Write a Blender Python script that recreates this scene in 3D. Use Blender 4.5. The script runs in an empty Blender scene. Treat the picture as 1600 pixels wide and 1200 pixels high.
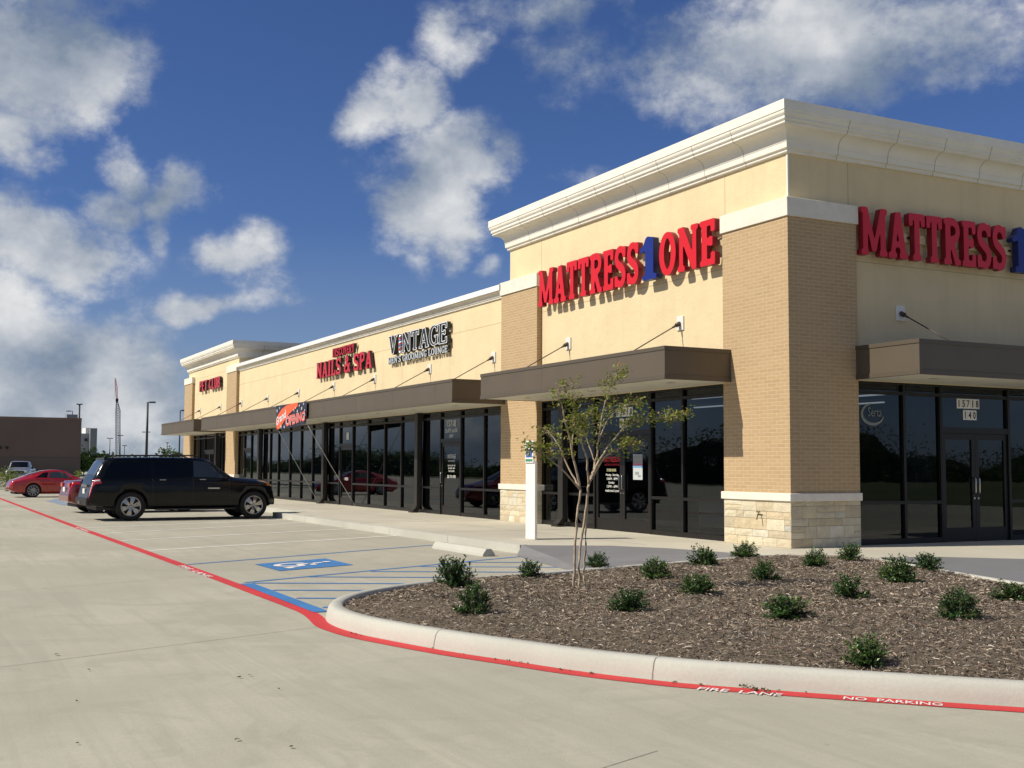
import bpy, bmesh, math, random
import numpy as np
from mathutils import Vector, Matrix
rnd = random.Random(7)
R = math.radians
scene = bpy.context.scene
COL = scene.collection

# ------------------------------------------------------------------ camera
F_PX, CX, CY = 1826.47, 800.0, 600.0
yaw, pitch, roll = R(62.743), R(4.0323), R(.27048)
fw = np.array([-math.sin(yaw)*math.cos(pitch), math.cos(yaw)*math.cos(pitch), math.sin(pitch)])
rt = np.array([math.cos(yaw), math.sin(yaw), 0.0]); up = np.cross(rt, fw)
rt, up = math.cos(roll)*rt+math.sin(roll)*up, -math.sin(roll)*rt+math.cos(roll)*up
def ray(px, py): return ((px-CX)/F_PX)*rt-((py-CY)/F_PX)*up+fw
CAM = -20.3*ray(1236.5, 857.3)
def at(px, py, D): return CAM+ray(px, py)*D
def onz(px, py, z=-.15):
    r = ray(px, py); return CAM+r*((z-CAM[2])/r[2])
cam = bpy.data.cameras.new('camera'); co = bpy.data.objects.new('camera', cam); COL.objects.link(co)
co.matrix_world = Matrix(((rt[0], up[0], -fw[0], CAM[0]), (rt[1], up[1], -fw[1], CAM[1]), (rt[2], up[2], -fw[2], CAM[2]), (0, 0, 0, 1)))
cam.sensor_width = 36; cam.lens = F_PX/1600*36; cam.clip_end = 3000; cam.clip_start = .05
scene.camera = co
# ------------------------------------------------------------------ light
SUN = Vector((-.33, -1.5, 1.40)).normalized()
sl = bpy.data.lights.new('sun', 'SUN'); sl.energy = 4.9; sl.angle = R(.5); sl.color = (1, .92, .78)
so = bpy.data.objects.new('sun', sl); COL.objects.link(so)
so.rotation_euler = SUN.to_track_quat('Z', 'Y').to_euler()
scene.view_settings.view_transform = 'Standard'; scene.view_settings.look = 'None'
scene.view_settings.exposure = 0.06; scene.view_settings.gamma = 1
scene.render.resolution_x = 1024; scene.render.resolution_y = 768
scene.cycles.max_bounces = 7; scene.cycles.transparent_max_bounces = 8
scene.cycles.use_denoising = True

class NT:
    """small helper to write node trees as expressions"""
    def __init__(s, tree): s.t = tree; s.n = tree.nodes; s.l = tree.links
    def node(s, typ, **kw):
        n = s.n.new(typ)
        for k, v in kw.items(): setattr(n, k, v)
        return n
    def put(s, inp, v):
        if hasattr(v, 'is_linked') or isinstance(v, bpy.types.NodeSocket): s.l.new(v, inp)
        elif isinstance(v, (tuple, list)) and len(v) == 3 and inp.type == 'RGBA': inp.default_value = (*v, 1)
        else: inp.default_value = v
    def m(s, op, a, b=None, c=None, clamp=False):
        n = s.node('ShaderNodeMath', operation=op); n.use_clamp = clamp
        s.put(n.inputs[0], a)
        if b is not None: s.put(n.inputs[1], b)
        if c is not None: s.put(n.inputs[2], c)
        return n.outputs[0]
    def vm(s, op, a, b=None, sc=None):
        n = s.node('ShaderNodeVectorMath', operation=op); s.put(n.inputs[0], a)
        if b is not None: s.put(n.inputs[1], b)
        if sc is not None: s.put(n.inputs['Scale'], sc)
        return n.outputs['Value'] if op in ('LENGTH', 'DOT_PRODUCT', 'DISTANCE') else n.outputs[0]
    def comb(s, x, y, z=0.0):
        n = s.node('ShaderNodeCombineXYZ'); s.put(n.inputs[0], x); s.put(n.inputs[1], y); s.put(n.inputs[2], z); return n.outputs[0]
    def sep(s, v):
        n = s.node('ShaderNodeSeparateXYZ'); s.put(n.inputs[0], v); return n.outputs
    def mix(s, f, a, b, mode='MIX'):
        n = s.node('ShaderNodeMix', data_type='RGBA', blend_type=mode); s.put(n.inputs[0], f); s.put(n.inputs[6], a); s.put(n.inputs[7], b); return n.outputs[2]
    def noise(s, v, scale, detail=4, rough=.55, dist=0.0):
        n = s.node('ShaderNodeTexNoise'); s.put(n.inputs['Vector'], v); n.inputs['Scale'].default_value = scale
        n.inputs['Detail'].default_value = detail; n.inputs['Roughness'].default_value = rough; n.inputs['Distortion'].default_value = dist
        return n.outputs[0]
    def rng(s, v, a, b, c=0.0, d=1.0, smooth=False):
        n = s.node('ShaderNodeMapRange'); n.clamp = True
        if smooth: n.interpolation_type = 'SMOOTHSTEP'
        s.put(n.inputs[0], v)
        for i, q in enumerate((a, b, c, d)): s.put(n.inputs[i+1], q)
        return n.outputs[0]

# ------------------------------------------------------------------ sky
W = bpy.data.worlds.new('World'); scene.world = W; W.use_nodes = True
W.node_tree.nodes.clear(); nt = NT(W.node_tree)
sky = nt.node('ShaderNodeTexSky', sky_type='NISHITA'); sky.sun_disc = False
sky.sun_elevation = math.asin(SUN.z); sky.sun_rotation = math.atan2(SUN.x, SUN.y)
sky.altitude = 0; sky.air_density = 1.0; sky.dust_density = .35; sky.ozone_density = 3.0
D = nt.node('ShaderNodeTexCoord').outputs['Generated']
dx, dy, dz = nt.sep(D)[:3]
az = nt.m('ARCTAN2', nt.m('MULTIPLY', dx, -1.0), dy); el = nt.m('ARCSINE', dz)
ae = nt.comb(az, el)
wn = nt.node('ShaderNodeTexNoise'); nt.put(wn.inputs['Vector'], D); wn.inputs['Scale'].default_value = 7; wn.inputs['Detail'].default_value = 6
ae = nt.vm('ADD', ae, nt.vm('SCALE', nt.vm('SUBTRACT', wn.outputs['Color'], (.5, .5, .5)), sc=.095))
blob = None
CL = [(30, 90, 170, 105, 1.1), (150, 150, 70, 60, .75), (20, 205, 65, 70, .8), (80, 225, 45, 32, .6), (232, 140, 26, 42, .45), (60, 10, 150, 60, .8),
      (175, 295, 60, 34, .85), (215, 252, 48, 44, 1.05), (290, 280, 68, 40, 1.1), (265, 345, 26, 40, .55), (50, 365, 135, 62, 1.2), (150, 368, 50, 34, .9), (0, 330, 80, 50, .9),
      (0, 525, 130, 95, 1.25), (140, 560, 125, 96, 1.2), (235, 585, 78, 74, 1.1), (60, 640, 330, 95, 1.2), (385, 392, 60, 40, .95), (350, 474, 115, 28, .85), (405, 445, 50, 60, .6),
      (690, 50, 55, 62, .85), (745, 90, 55, 46, .75), (780, 15, 80, 52, .65), (584, 165, 50, 66, .9), (645, 175, 60, 62, .85), (690, 275, 110, 72, 1.0), (660, 335, 96, 82, 1.2), (705, 385, 62, 50, 1.0), (785, 240, 50, 34, .7), (900, 262, 80, 32, .45), (780, 435, 34, 22, .6),
      (1250, 80, 300, 95, 1.0), (1060, 120, 110, 70, .75), (1420, 60, 200, 90, .9), (870, 120, 80, 60, .5), (900, 10, 160, 50, .6)]
for px, py, rx, ry, wgt in CL:
    d = ray(px, py); d = d/np.linalg.norm(d)
    a0, e0 = math.atan2(-d[0], d[1]), math.asin(d[2])
    q = nt.vm('MULTIPLY', nt.vm('SUBTRACT', ae, (a0, e0, 0)), (F_PX/rx*.88, F_PX/ry*.88, 0))
    v = nt.m('MULTIPLY', nt.rng(nt.vm('LENGTH', q), 0.0, 1.55, 1.0, 0.0, True), wgt)
    blob = v if blob is None else nt.m('MAXIMUM', blob, v)
# clouds for the rest of the dome (behind the camera, overhead)
big = nt.noise(nt.vm('MULTIPLY', D, (1, 1, 2.6)), 2.1, 3)
outside = nt.rng(nt.m('ABSOLUTE', nt.m('SUBTRACT', az, yaw)), .52, .75)
blob = nt.m('MAXIMUM', blob, nt.m('MULTIPLY', outside, nt.rng(big, .40, .62, 0.0, 1.0)))
P3 = nt.vm('MULTIPLY', D, (1, 1, 1.35))
n1 = nt.noise(P3, 12.0, 10, .64)
na = nt.noise(P3, 7.0, 5, .5); nb = nt.noise(nt.vm('ADD', P3, (.01, -.03, .05)), 7.0, 5, .5)
n3 = nt.noise(P3, 4.0, 2, .5)
dens = nt.m('ADD', nt.m('MULTIPLY', blob, 1.15), nt.m('MULTIPLY', nt.m('SUBTRACT', n1, .5), 2.4))
mask = nt.m('MULTIPLY', nt.rng(dens, .26, 1.12, 0.0, 1.0, True), nt.rng(blob, .03, .35))
lit = nt.m('ADD', nt.m('MULTIPLY', nt.m('SUBTRACT', na, nb), 2.3), nt.rng(n3, .36, .64, .34, .66))
lit = nt.m('ADD', lit, nt.m('MULTIPLY', nt.m('SUBTRACT', n1, .5), 1.1))
lit = nt.m('SUBTRACT', lit, nt.rng(el, .20, .0, 0.0, .12), clamp=True)
ccol = nt.node('ShaderNodeValToRGB'); nt.put(ccol.inputs[0], lit)
cr = ccol.color_ramp; cr.elements[0].position = 0.05; cr.elements[0].color = (.20, .255, .34, 1)
cr.elements[1].position = 1.0; cr.elements[1].color = (.80, .80, .79, 1)
e_ = cr.elements.new(.45); e_.color = (.40, .44, .50, 1)
bg_col = nt.vm('SCALE', nt.mix(1.0, sky.outputs[0], (.62, .80, 1.25), 'MULTIPLY'), sc=.060)
bg_col = nt.mix(nt.rng(el, .0, .20, .55, 0.0), bg_col, (.30, .37, .47))
allc = nt.mix(nt.m('MULTIPLY', mask, .93), bg_col, ccol.outputs[0])
bg = nt.node('ShaderNodeBackground'); nt.put(bg.inputs[0], allc); bg.inputs[1].default_value = 1.0
wo = nt.node('ShaderNodeOutputWorld'); nt.l.new(bg.outputs[0], wo.inputs[0])

# ------------------------------------------------------------------ materials
def newmat(name):
    m = bpy.data.materials.new(name); m.use_nodes = True; m.node_tree.nodes.clear()
    t = NT(m.node_tree); b = t.node('ShaderNodeBsdfPrincipled'); o = t.node('ShaderNodeOutputMaterial'); t.l.new(b.outputs[0], o.inputs[0])
    return m, t, b, o
def simple(name, col, rough=.6, metal=0.0, var=0.0, vscale=8, bump=0.0, bscale=60, coat=0.0, spec=.5, emit=None):
    m, t, b, o = newmat(name)
    b.inputs['Roughness'].default_value = rough; b.inputs['Metallic'].default_value = metal
    b.inputs['Specular IOR Level'].default_value = spec; b.inputs['Coat Weight'].default_value = coat; b.inputs['Coat Roughness'].default_value = .03
    pos = t.node('ShaderNodeNewGeometry').outputs['Position'] if var or bump else None
    if var:
        n = t.noise(pos, vscale, 5)
        c = t.mix(t.rng(n, .3, .7), tuple(x*(1-var) for x in col), tuple(min(1, x*(1+var)) for x in col)); t.put(b.inputs['Base Color'], c)
    else: b.inputs['Base Color'].default_value = (*col, 1)
    if bump:
        bn = t.node('ShaderNodeBump'); bn.inputs['Distance'].default_value = bump; t.put(bn.inputs['Height'], t.noise(pos, bscale, 4)); t.l.new(bn.outputs[0], b.inputs['Normal'])
    if emit: b.inputs['Emission Color'].default_value = (*col, 1); b.inputs['Emission Strength'].default_value = emit
    return m
M = {}
def concrete(name, base, streak=True, dark=.0):
    m, t, b, o = newmat(name)
    p = t.node('ShaderNodeNewGeometry').outputs['Position']
    a = t.noise(p, .22, 5, .6, .3); c = t.noise(p, 1.3, 6, .6); f = t.noise(p, 38, 4, .7)
    col = t.mix(t.rng(a, .34, .66), tuple(x*.80 for x in base), tuple(min(1, x*1.10) for x in base))
    col = t.mix(t.rng(c, .35, .7, 0, .45), col, tuple(x*y for x, y in zip(base, (.80, .78, .76))))
    col = t.mix(t.rng(f, .35, .7, 0, .30), col, tuple(x*.70 for x in base))
    if streak:
        s1 = t.noise(t.vm('MULTIPLY', p, (.25, 3.2, 1)), 1.1, 6, .65, .5)
        col = t.mix(t.rng(s1, .48, .72, 0, .70), col, tuple(x*.72 for x in base))
        s2 = t.noise(t.vm('MULTIPLY', p, (.06, 14, 1)), 1.0, 4, .6, .2)
        col = t.mix(t.rng(s2, .48, .72, 0, .50), col, tuple(x*.80 for x in base))
        s3 = t.noise(t.vm('MULTIPLY', p, (.8, .8, 1)), 1.0, 7, .68, 1.5)
        col = t.mix(t.rng(s3, .53, .60, 0, .38), col, tuple(x*.70 for x in base))
        g1 = t.noise(t.vm('MULTIPLY', p, (60, 3, 1)), 1.0, 2, .5)
        col = t.mix(t.rng(g1, .4, .7, 0, .22), col, tuple(x*.75 for x in base))
        v = t.node('ShaderNodeTexVoronoi'); t.put(v.inputs['Vector'], p); v.inputs['Scale'].default_value = 1.5
        sp = t.m('MULTIPLY', t.rng(v.outputs['Distance'], .05, .02), t.rng(t.noise(p, 1.7, 2), .56, .60))
        col = t.mix(t.m('MULTIPLY', sp, .75), col, (.07, .06, .05))
    t.put(b.inputs['Base Color'], col); t.put(b.inputs['Roughness'], .85)
    bn = t.node('ShaderNodeBump'); bn.inputs['Distance'].default_value = .004; bn.inputs['Strength'].default_value = .6
    t.put(bn.inputs['Height'], t.noise(p, 55, 5, .7)); t.l.new(bn.outputs[0], b.inputs['Normal'])
    return m
M['lot'] = concrete('lot_concrete', (.452, .430, .338))
M['walk'] = concrete('walk_concrete', (.56, .525, .425), False)
M['curb'] = concrete('curb_concrete', (.52, .515, .45), False)
M['ramp'] = concrete('ramp_grey', (.20, .20, .205), False)
M['joint'] = simple('joint', (.31, .29, .235), .95, var=.2)
M['stucco'] = None
def stucco():
    m, t, b, o = newmat('stucco')
    p = t.node('ShaderNodeNewGeometry').outputs['Position']
    base = (.745, .610, .375)
    col = t.mix(t.rng(t.noise(p, .9, 6, .65), .34, .66), tuple(x*.94 for x in base), tuple(x*1.04 for x in base))
    st = t.noise(t.vm('MULTIPLY', p, (5, 5, .35)), 1.0, 4)
    col = t.mix(t.rng(st, .50, .72, 0, .28), col, tuple(x*.80 for x in base))
    col = t.mix(t.rng(t.noise(p, 22, 4, .7), .4, .7, 0, .12), col, tuple(x*.82 for x in base))
    t.put(b.inputs['Base Color'], col); b.inputs['Roughness'].default_value = .9
    bn = t.node('ShaderNodeBump'); bn.inputs['Distance'].default_value = .010; bn.inputs['Strength'].default_value = .9
    t.put(bn.inputs['Height'], t.m('ADD', t.noise(p, 70, 4, .7), t.m('MULTIPLY', t.noise(p, 4, 3), 1.5))); t.l.new(bn.outputs[0], b.inputs['Normal'])
    return m
M['stucco'] = stucco()
M['seam'] = simple('stucco_seam', (.50, .40, .24), .9)
M['trim'] = simple('trim_white', (.78, .745, .65), .75, var=.05, vscale=2, bump=.002, bscale=40)
M['cap'] = simple('cast_stone', (.74, .69, .59), .8, var=.06, vscale=5, bump=.002, bscale=60)
M['coping'] = simple('metal_coping', (.82, .815, .79), .35, var=.02)
M['gap'] = simple('cornice_gap', (.30, .28, .24), .9)
def brick():
    m, t, b, o = newmat('brick')
    p = t.node('ShaderNodeNewGeometry').outputs['Position']; x, y, z = t.sep(p)[:3]
    uv = t.comb(t.m('ADD', x, y), z)
    n = t.node('ShaderNodeTexBrick'); t.put(n.inputs['Vector'], uv)
    n.offset = .5; n.inputs['Scale'].default_value = 1.0; n.inputs['Brick Width'].default_value = .235; n.inputs['Row Height'].default_value = .0677
    n.inputs['Mortar Size'].default_value = .0055; n.inputs['Mortar Smooth'].default_value = .15; n.inputs['Bias'].default_value = -.1
    n.inputs['Color1'].default_value = (.475, .335, .180, 1); n.inputs['Color2'].default_value = (.43, .295, .155, 1); n.inputs['Mortar'].default_value = (.66, .52, .33, 1)
    col = t.mix(t.rng(t.noise(p, 30, 4), .35, .7, 0, .22), n.outputs[0], (.27, .18, .11))
    col = t.mix(t.rng(t.noise(p, .9, 4), .4, .7, 0, .15), col, (.50, .35, .22))
    t.put(b.inputs['Base Color'], col); b.inputs['Roughness'].default_value = .88
    bn = t.node('ShaderNodeBump'); bn.inputs['Distance'].default_value = .006; bn.inputs['Strength'].default_value = .8; bn.invert = True
    t.put(bn.inputs['Height'], n.outputs['Fac']); t.l.new(bn.outputs[0], b.inputs['Normal'])
    return m
M['brick'] = brick()
def attrmat(name, rough=.8, noise_s=0, amt=.3, bump=0, attr='tint', spec=.5, trans=0):
    m, t, b, o = newmat(name)
    a = t.node('ShaderNodeAttribute', attribute_name=attr); col = a.outputs['Color']
    p = t.node('ShaderNodeNewGeometry').outputs['Position']
    if noise_s: col = t.mix(t.rng(t.noise(p, noise_s, 4), .35, .7, 0, amt), col, t.mix(1.0, col, (.55, .55, .55), 'MULTIPLY'))
    t.put(b.inputs['Base Color'], col); b.inputs['Roughness'].default_value = rough; b.inputs['Specular IOR Level'].default_value = spec
    if bump:
        bn = t.node('ShaderNodeBump'); bn.inputs['Distance'].default_value = bump; t.put(bn.inputs['Height'], t.noise(p, 22, 5, .65)); t.l.new(bn.outputs[0], b.inputs['Normal'])
    if trans:
        tr = t.node('ShaderNodeBsdfTranslucent'); t.put(tr.inputs[0], t.mix(1.0, col, (1.3, 1.5, .7), 'MULTIPLY'))
        mx = t.node('ShaderNodeMixShader'); mx.inputs[0].default_value = trans; t.l.new(b.outputs[0], mx.inputs[1]); t.l.new(tr.outputs[0], mx.inputs[2]); t.l.new(mx.outputs[0], o.inputs[0])
    return m
M['stone'] = attrmat('limestone', .9, 6, .35, .02)
M['chip'] = attrmat('mulch_chip', .9, 0, 0, 0)
M['leaf'] = attrmat('shrub_leaf', .38, 0, 0, 0, spec=.5, trans=.15)
def vary(m):
    t = NT(m.node_tree); b = [n for n in t.n if n.type == 'BSDF_PRINCIPLED'][0]; src = b.inputs['Base Color'].links[0].from_socket
    oi = t.node('ShaderNodeObjectInfo'); h = t.node('ShaderNodeHueSaturation'); t.l.new(src, h.inputs['Color'])
    t.put(h.inputs['Value'], t.rng(oi.outputs['Random'], 0, 1, .72, 1.35)); t.put(h.inputs['Hue'], t.rng(oi.outputs['Random'], 0, 1, .515, .48)); t.l.new(h.outputs[0], b.inputs['Base Color'])
vary(M['leaf'])
M['leaf2'] = attrmat('tree_leaf', .55, 0, 0, 0, trans=.35)
M['fascia'] = simple('bronze_fascia', (.118, .094, .066), .5, .2, var=.06, vscale=1.2)
M['fascia_lip'] = simple('bronze_lip', (.105, .084, .060), .5, .2)
M['soffit'] = simple('soffit', (.62, .60, .52), .7, var=.06, vscale=1.5)
M['frame'] = simple('dark_bronze_frame', (.022, .020, .019), .38, .5)
M['spout'] = simple('downspout_metal', (.045, .040, .036), .40, .5)
M['steel'] = simple('brushed_steel', (.55, .53, .50), .28, 1.0)
M['black'] = simple('black_metal', (.018, .016, .015), .5, .3)
M['rod'] = simple('tie_rod', (.09, .07, .055), .5, .4)
M['plate'] = simple('white_plate', (.72, .71, .66), .6)
M['white'] = simple('white_paint', (.80, .77, .70), .6, var=.04, vscale=3)
def roadpaint(name, col, wear=.42):
    m, t, b, o = newmat(name); p = t.node('ShaderNodeNewGeometry').outputs['Position']
    n = t.m('ADD', t.m('MULTIPLY', t.noise(p, 3, 5, .7), .6), t.m('MULTIPLY', t.noise(p, 45, 4, .7), .4))
    c = t.mix(t.rng(t.noise(p, .9, 4), .3, .7), tuple(x*.88 for x in col), tuple(min(1, x*1.1) for x in col))
    t.put(b.inputs['Base Color'], t.mix(t.rng(n, wear+.2, wear+.32, 0, .75), c, (.42, .39, .32))); b.inputs['Roughness'].default_value = .7
    return m
M['redpaint'] = roadpaint('red_curb_paint', (.56, .035, .035), .42)
M['bluepaint'] = roadpaint('blue_paint', (.045, .18, .42), .42)
M['bluefaded'] = roadpaint('faded_blue_paint', (.20, .27, .36), .30)
M['whitepaint'] = roadpaint('white_line_paint', (.78, .765, .70), .42)
M['stencil'] = roadpaint('stencil_white', (.78, .74, .70), .40)
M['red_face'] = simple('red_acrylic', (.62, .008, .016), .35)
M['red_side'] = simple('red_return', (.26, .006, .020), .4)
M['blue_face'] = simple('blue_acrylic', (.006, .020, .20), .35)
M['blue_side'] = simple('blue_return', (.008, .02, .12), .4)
M['dred_face'] = simple('red_sign_face', (.52, .012, .025), .35)
M['dk_side'] = simple('black_return', (.015, .015, .016), .4)
M['w_face'] = simple('white_sign_face', (.75, .77, .78), .35)
M['grayface'] = simple('grey_sign_face', (.50, .53, .55), .35)
M['decal'] = simple('white_decal', (.75, .75, .72), .6)
M['ydecal'] = simple('yellow_decal', (.65, .62, .35), .6)
M['rdecal'] = simple('red_decal', (.55, .02, .03), .6)
M['bdecal'] = simple('blue_decal', (.03, .12, .42), .6)
M['fdecal'] = simple('faint_decal', (.20, .22, .21), .6)
M['faintblue'] = simple('faint_blue_banner', (.030, .045, .13), .7)
M['interior'] = simple('interior_dark', (.055, .055, .06), .9, var=.2, vscale=1)
M['floorin'] = simple('interior_floor', (.08, .075, .07), .8)
M['tube'] = simple('lit_tube', (.9, .95, 1.0), .5, emit=.7)
def glass():
    m, t, b, o = newmat('storefront_glass'); t.n.remove(b)
    fr = t.node('ShaderNodeFresnel'); fr.inputs[0].default_value = 1.58
    p = t.node('ShaderNodeNewGeometry').outputs['Position']
    bn = t.node('ShaderNodeBump'); bn.inputs['Distance'].default_value = .0022; bn.inputs['Strength'].default_value = .35; t.put(bn.inputs['Height'], t.noise(p, 1.4, 2))
    g = t.node('ShaderNodeBsdfGlossy'); g.inputs['Roughness'].default_value = .012; g.inputs[0].default_value = (.80, .86, .92, 1); t.l.new(bn.outputs[0], g.inputs['Normal'])
    tr = t.node('ShaderNodeBsdfTransparent'); tr.inputs[0].default_value = (.25, .27, .28, 1)
    mx = t.node('ShaderNodeMixShader'); t.l.new(fr.outputs[0], mx.inputs[0]); t.l.new(tr.outputs[0], mx.inputs[1]); t.l.new(g.outputs[0], mx.inputs[2]); t.l.new(mx.outputs[0], o.inputs[0])
    return m
M['glass'] = glass()
def groundmat(name, c1, c2, s=3):
    m, t, b, o = newmat(name); p = t.node('ShaderNodeNewGeometry').outputs['Position']
    c = t.mix(t.rng(t.noise(p, s, 6, .65), .3, .7), c1, c2); c = t.mix(t.rng(t.noise(p, .05, 4), .4, .6, 0, .5), c, tuple(.5*(a+b_)*1.2 for a, b_ in zip(c1, (.2, .17, .1))))
    t.put(b.inputs['Base Color'], c); b.inputs['Roughness'].default_value = .95
    bn = t.node('ShaderNodeBump'); bn.inputs['Distance'].default_value = .03; t.put(bn.inputs['Height'], t.noise(p, 18, 5, .7)); t.l.new(bn.outputs[0], b.inputs['Normal'])
    return m
M['grass'] = groundmat('grass_ground', (.045, .075, .018), (.10, .12, .035))
M['mulch'] = groundmat('mulch_ground', (.055, .040, .030), (.17, .13, .095), 18)
def carpaint(name, col, rough=.25, metal=.0):
    return simple(name, col, rough, metal, coat=1.0)
M['suvblack'] = simple('black_car_paint', (.004, .005, .006), .14, 0, spec=.30)
M['redcar'] = carpaint('bright_red_paint', (.33, .006, .006))
M['maroon'] = carpaint('dark_red_paint', (.17, .008, .010), .3, .2)
M['silver'] = carpaint('silver_paint', (.42, .43, .44), .3, .6)
M['darkcar'] = carpaint('charcoal_paint', (.06, .065, .07), .3, .4)
M['autoglass'] = simple('car_glass', (.004, .005, .006), .04, 0, coat=0, spec=.28)
M['autoglass_l'] = simple('car_glass_clearer', (.035, .045, .05), .04, 0, spec=.8)
M['tyre'] = simple('tyre_rubber', (.012, .012, .012), .85)
M['chrome'] = simple('chrome', (.36, .36, .37), .2, 1.0)
M['alloy'] = simple('grey_alloy', (.30, .31, .33), .3, .9)
M['taillight'] = simple('tail_lens_red', (.48, .01, .015), .12, coat=.5)
M['lenswhite'] = simple('clear_lens', (.62, .62, .62), .12, coat=.5)
M['amber'] = simple('amber_lens', (.50, .14, .02), .15)
M['plastic'] = simple('black_plastic', (.02, .02, .02), .6)
M['bark'] = simple('smooth_bark', (.42, .33, .23), .85, var=.3, vscale=18, bump=.003, bscale=80)
M['bark_far'] = simple('far_bark', (.12, .09, .06), .9)
M['stem'] = simple('woody_stem', (.10, .07, .04), .9)
M['brownwall'] = simple('brown_block_wall', (.130, .093, .078), .9, var=.06, vscale=.25)
M['greywall'] = simple('pale_grey_wall', (.26, .28, .30), .9, var=.04, vscale=.2)
M['whitewall'] = simple('white_far_wall', (.75, .74, .70), .9)
M['lamp'] = simple('lamp_pole', (.035, .037, .042), .5, .4)
M['cranered'] = simple('crane_red', (.60, .36, .38), .6)
M['cranegrey'] = simple('crane_grey', (.16, .19, .23), .6)

# ------------------------------------------------------------------ mesh helpers
def tag(o, label=None, cat=None, group=None, kind=None):
    if label: o['label'] = label
    if cat: o['category'] = cat
    if group: o['group'] = group
    if kind: o['kind'] = kind
    return o
def empty(name, loc=(0, 0, 0), rz=0, label=None, cat=None, group=None):
    o = bpy.data.objects.new(name, None); COL.objects.link(o); o.location = loc; o.rotation_euler = (0, 0, rz); o.empty_display_size = .2
    return tag(o, label, cat, group)
def obj(name, me, parent=None):
    o = bpy.data.objects.new(name, me); COL.objects.link(o)
    if parent is not None: o.parent = parent
    return o
class MB:
    def __init__(s): s.v = []; s.f = []; s.mi = []; s.c = []; s.sm = []
    def add(s, vs, fs, mi=0, col=None, smooth=False):
        b = len(s.v); s.v += [tuple(map(float, v)) for v in vs]
        for f in fs: s.f.append(tuple(b+i for i in f)); s.mi.append(mi); s.c.append(col); s.sm.append(smooth)
        return s
    def box(s, x0, x1, y0, y1, z0, z1, mi=0, col=None):
        vs = [(x0, y0, z0), (x1, y0, z0), (x1, y1, z0), (x0, y1, z0), (x0, y0, z1), (x1, y0, z1), (x1, y1, z1), (x0, y1, z1)]
        return s.add(vs, [(0, 3, 2, 1), (4, 5, 6, 7), (0, 1, 5, 4), (1, 2, 6, 5), (2, 3, 7, 6), (3, 0, 4, 7)], mi, col)
    def tube(s, pts, rads, n=8, mi=0, caps=True, smooth=True):
        pts = [Vector(p) for p in pts]
        if not isinstance(rads, (list, tuple)): rads = [rads]*len(pts)
        vs = []; 
        for i, p in enumerate(pts):
            d = (pts[min(i+1, len(pts)-1)]-pts[max(i-1, 0)]).normalized()
            a = d.cross(Vector((0, 0, 1)));
            if a.length < .05: a = d.cross(Vector((1, 0, 0)))
            a.normalize(); b = d.cross(a)
            for k in range(n):
                t = 2*math.pi*k/n; vs.append(p+(a*math.cos(t)+b*math.sin(t))*rads[i])
        fs = [(i*n+k, i*n+(k+1) % n, (i+1)*n+(k+1) % n, (i+1)*n+k) for i in range(len(pts)-1) for k in range(n)]
        s.add(vs, fs, mi, None, smooth)
        if caps:
            b = len(s.v)-len(vs)
            s.f.append(tuple(b+k for k in range(n))[::-1]); s.mi.append(mi); s.c.append(None); s.sm.append(False)
            s.f.append(tuple(b+(len(pts)-1)*n+k for k in range(n))); s.mi.append(mi); s.c.append(None); s.sm.append(False)
        return s
    def build(s, name, mats, parent=None, matrix=None):
        me = bpy.data.meshes.new(name); vs = s.v
        if matrix is not None: vs = [tuple(matrix @ Vector(v)) for v in vs]
        me.from_pydata(vs, [], s.f)
        if not isinstance(mats, (list, tuple)): mats = [mats]
        for m in mats: me.materials.append(m)
        me.polygons.foreach_set('material_index', s.mi)
        me.polygons.foreach_set('use_smooth', s.sm)
        if any(c is not None for c in s.c):
            at_ = me.color_attributes.new('tint', 'FLOAT_COLOR', 'CORNER')
            data = []
            for f, c in zip(s.f, s.c):
                c = c or (.5, .5, .5); data += [c[0], c[1], c[2], 1.0]*len(f)
            at_.data.foreach_set('color', data)
        me.update()
        return obj(name, me, parent)
def bevel_mesh(o, w=.006, seg=2):
    bm = bmesh.new(); bm.from_mesh(o.data)
    bmesh.ops.bevel(bm, geom=bm.edges[:], offset=w, segments=seg, profile=.5, affect='EDGES', clamp_overlap=True); bm.to_mesh(o.data); bm.free()
def struct(o): return tag(o, kind='structure')
def sheet(name, poly, z, mat, thick=None, parent=None):
    """flat polygon; thick gives a solid slab with its top at z"""
    bm = bmesh.new(); vs = [bm.verts.new((p[0], p[1], (p[2] if len(p) > 2 else z))) for p in poly]; f = bm.faces.new(vs)
    bm.normal_update()
    if f.normal.z < 0: f.normal_flip()
    if thick:
        r = bmesh.ops.extrude_face_region(bm, geom=[f]); ev = [e for e in r['geom'] if isinstance(e, bmesh.types.BMVert)]
        for v in vs: v.co.z -= thick
        bmesh.ops.recalc_face_normals(bm, faces=bm.faces[:])
    bmesh.ops.triangulate(bm, faces=[q for q in bm.faces if len(q.verts) > 4])
    me = bpy.data.meshes.new(name); bm.to_mesh(me); bm.free(); me.materials.append(mat); return obj(name, me, parent)
def inpoly(x, y, P):
    c = False; j = len(P)-1
    for i in range(len(P)):
        if (P[i][1] > y) != (P[j][1] > y) and x < (P[j][0]-P[i][0])*(y-P[i][1])/(P[j][1]-P[i][1])+P[i][0]: c = not c
        j = i
    return c
def smooth_path(P, n=6, closed=False):
    out = []; N = len(P)
    for i in range(N if closed else N-1):
        p0, p1, p2, p3 = (np.array(P[(i+k) % N] if closed else P[min(max(i+k, 0), N-1)], float) for k in (-1, 0, 1, 2))
        for k in range(n):
            t = k/n; out.append(tuple(.5*((2*p1)+(-p0+p2)*t+(2*p0-5*p1+4*p2-p3)*t*t+(-p0+3*p1-3*p2+p3)*t**3)))
    if not closed: out.append(tuple(P[-1]))
    return out
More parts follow.
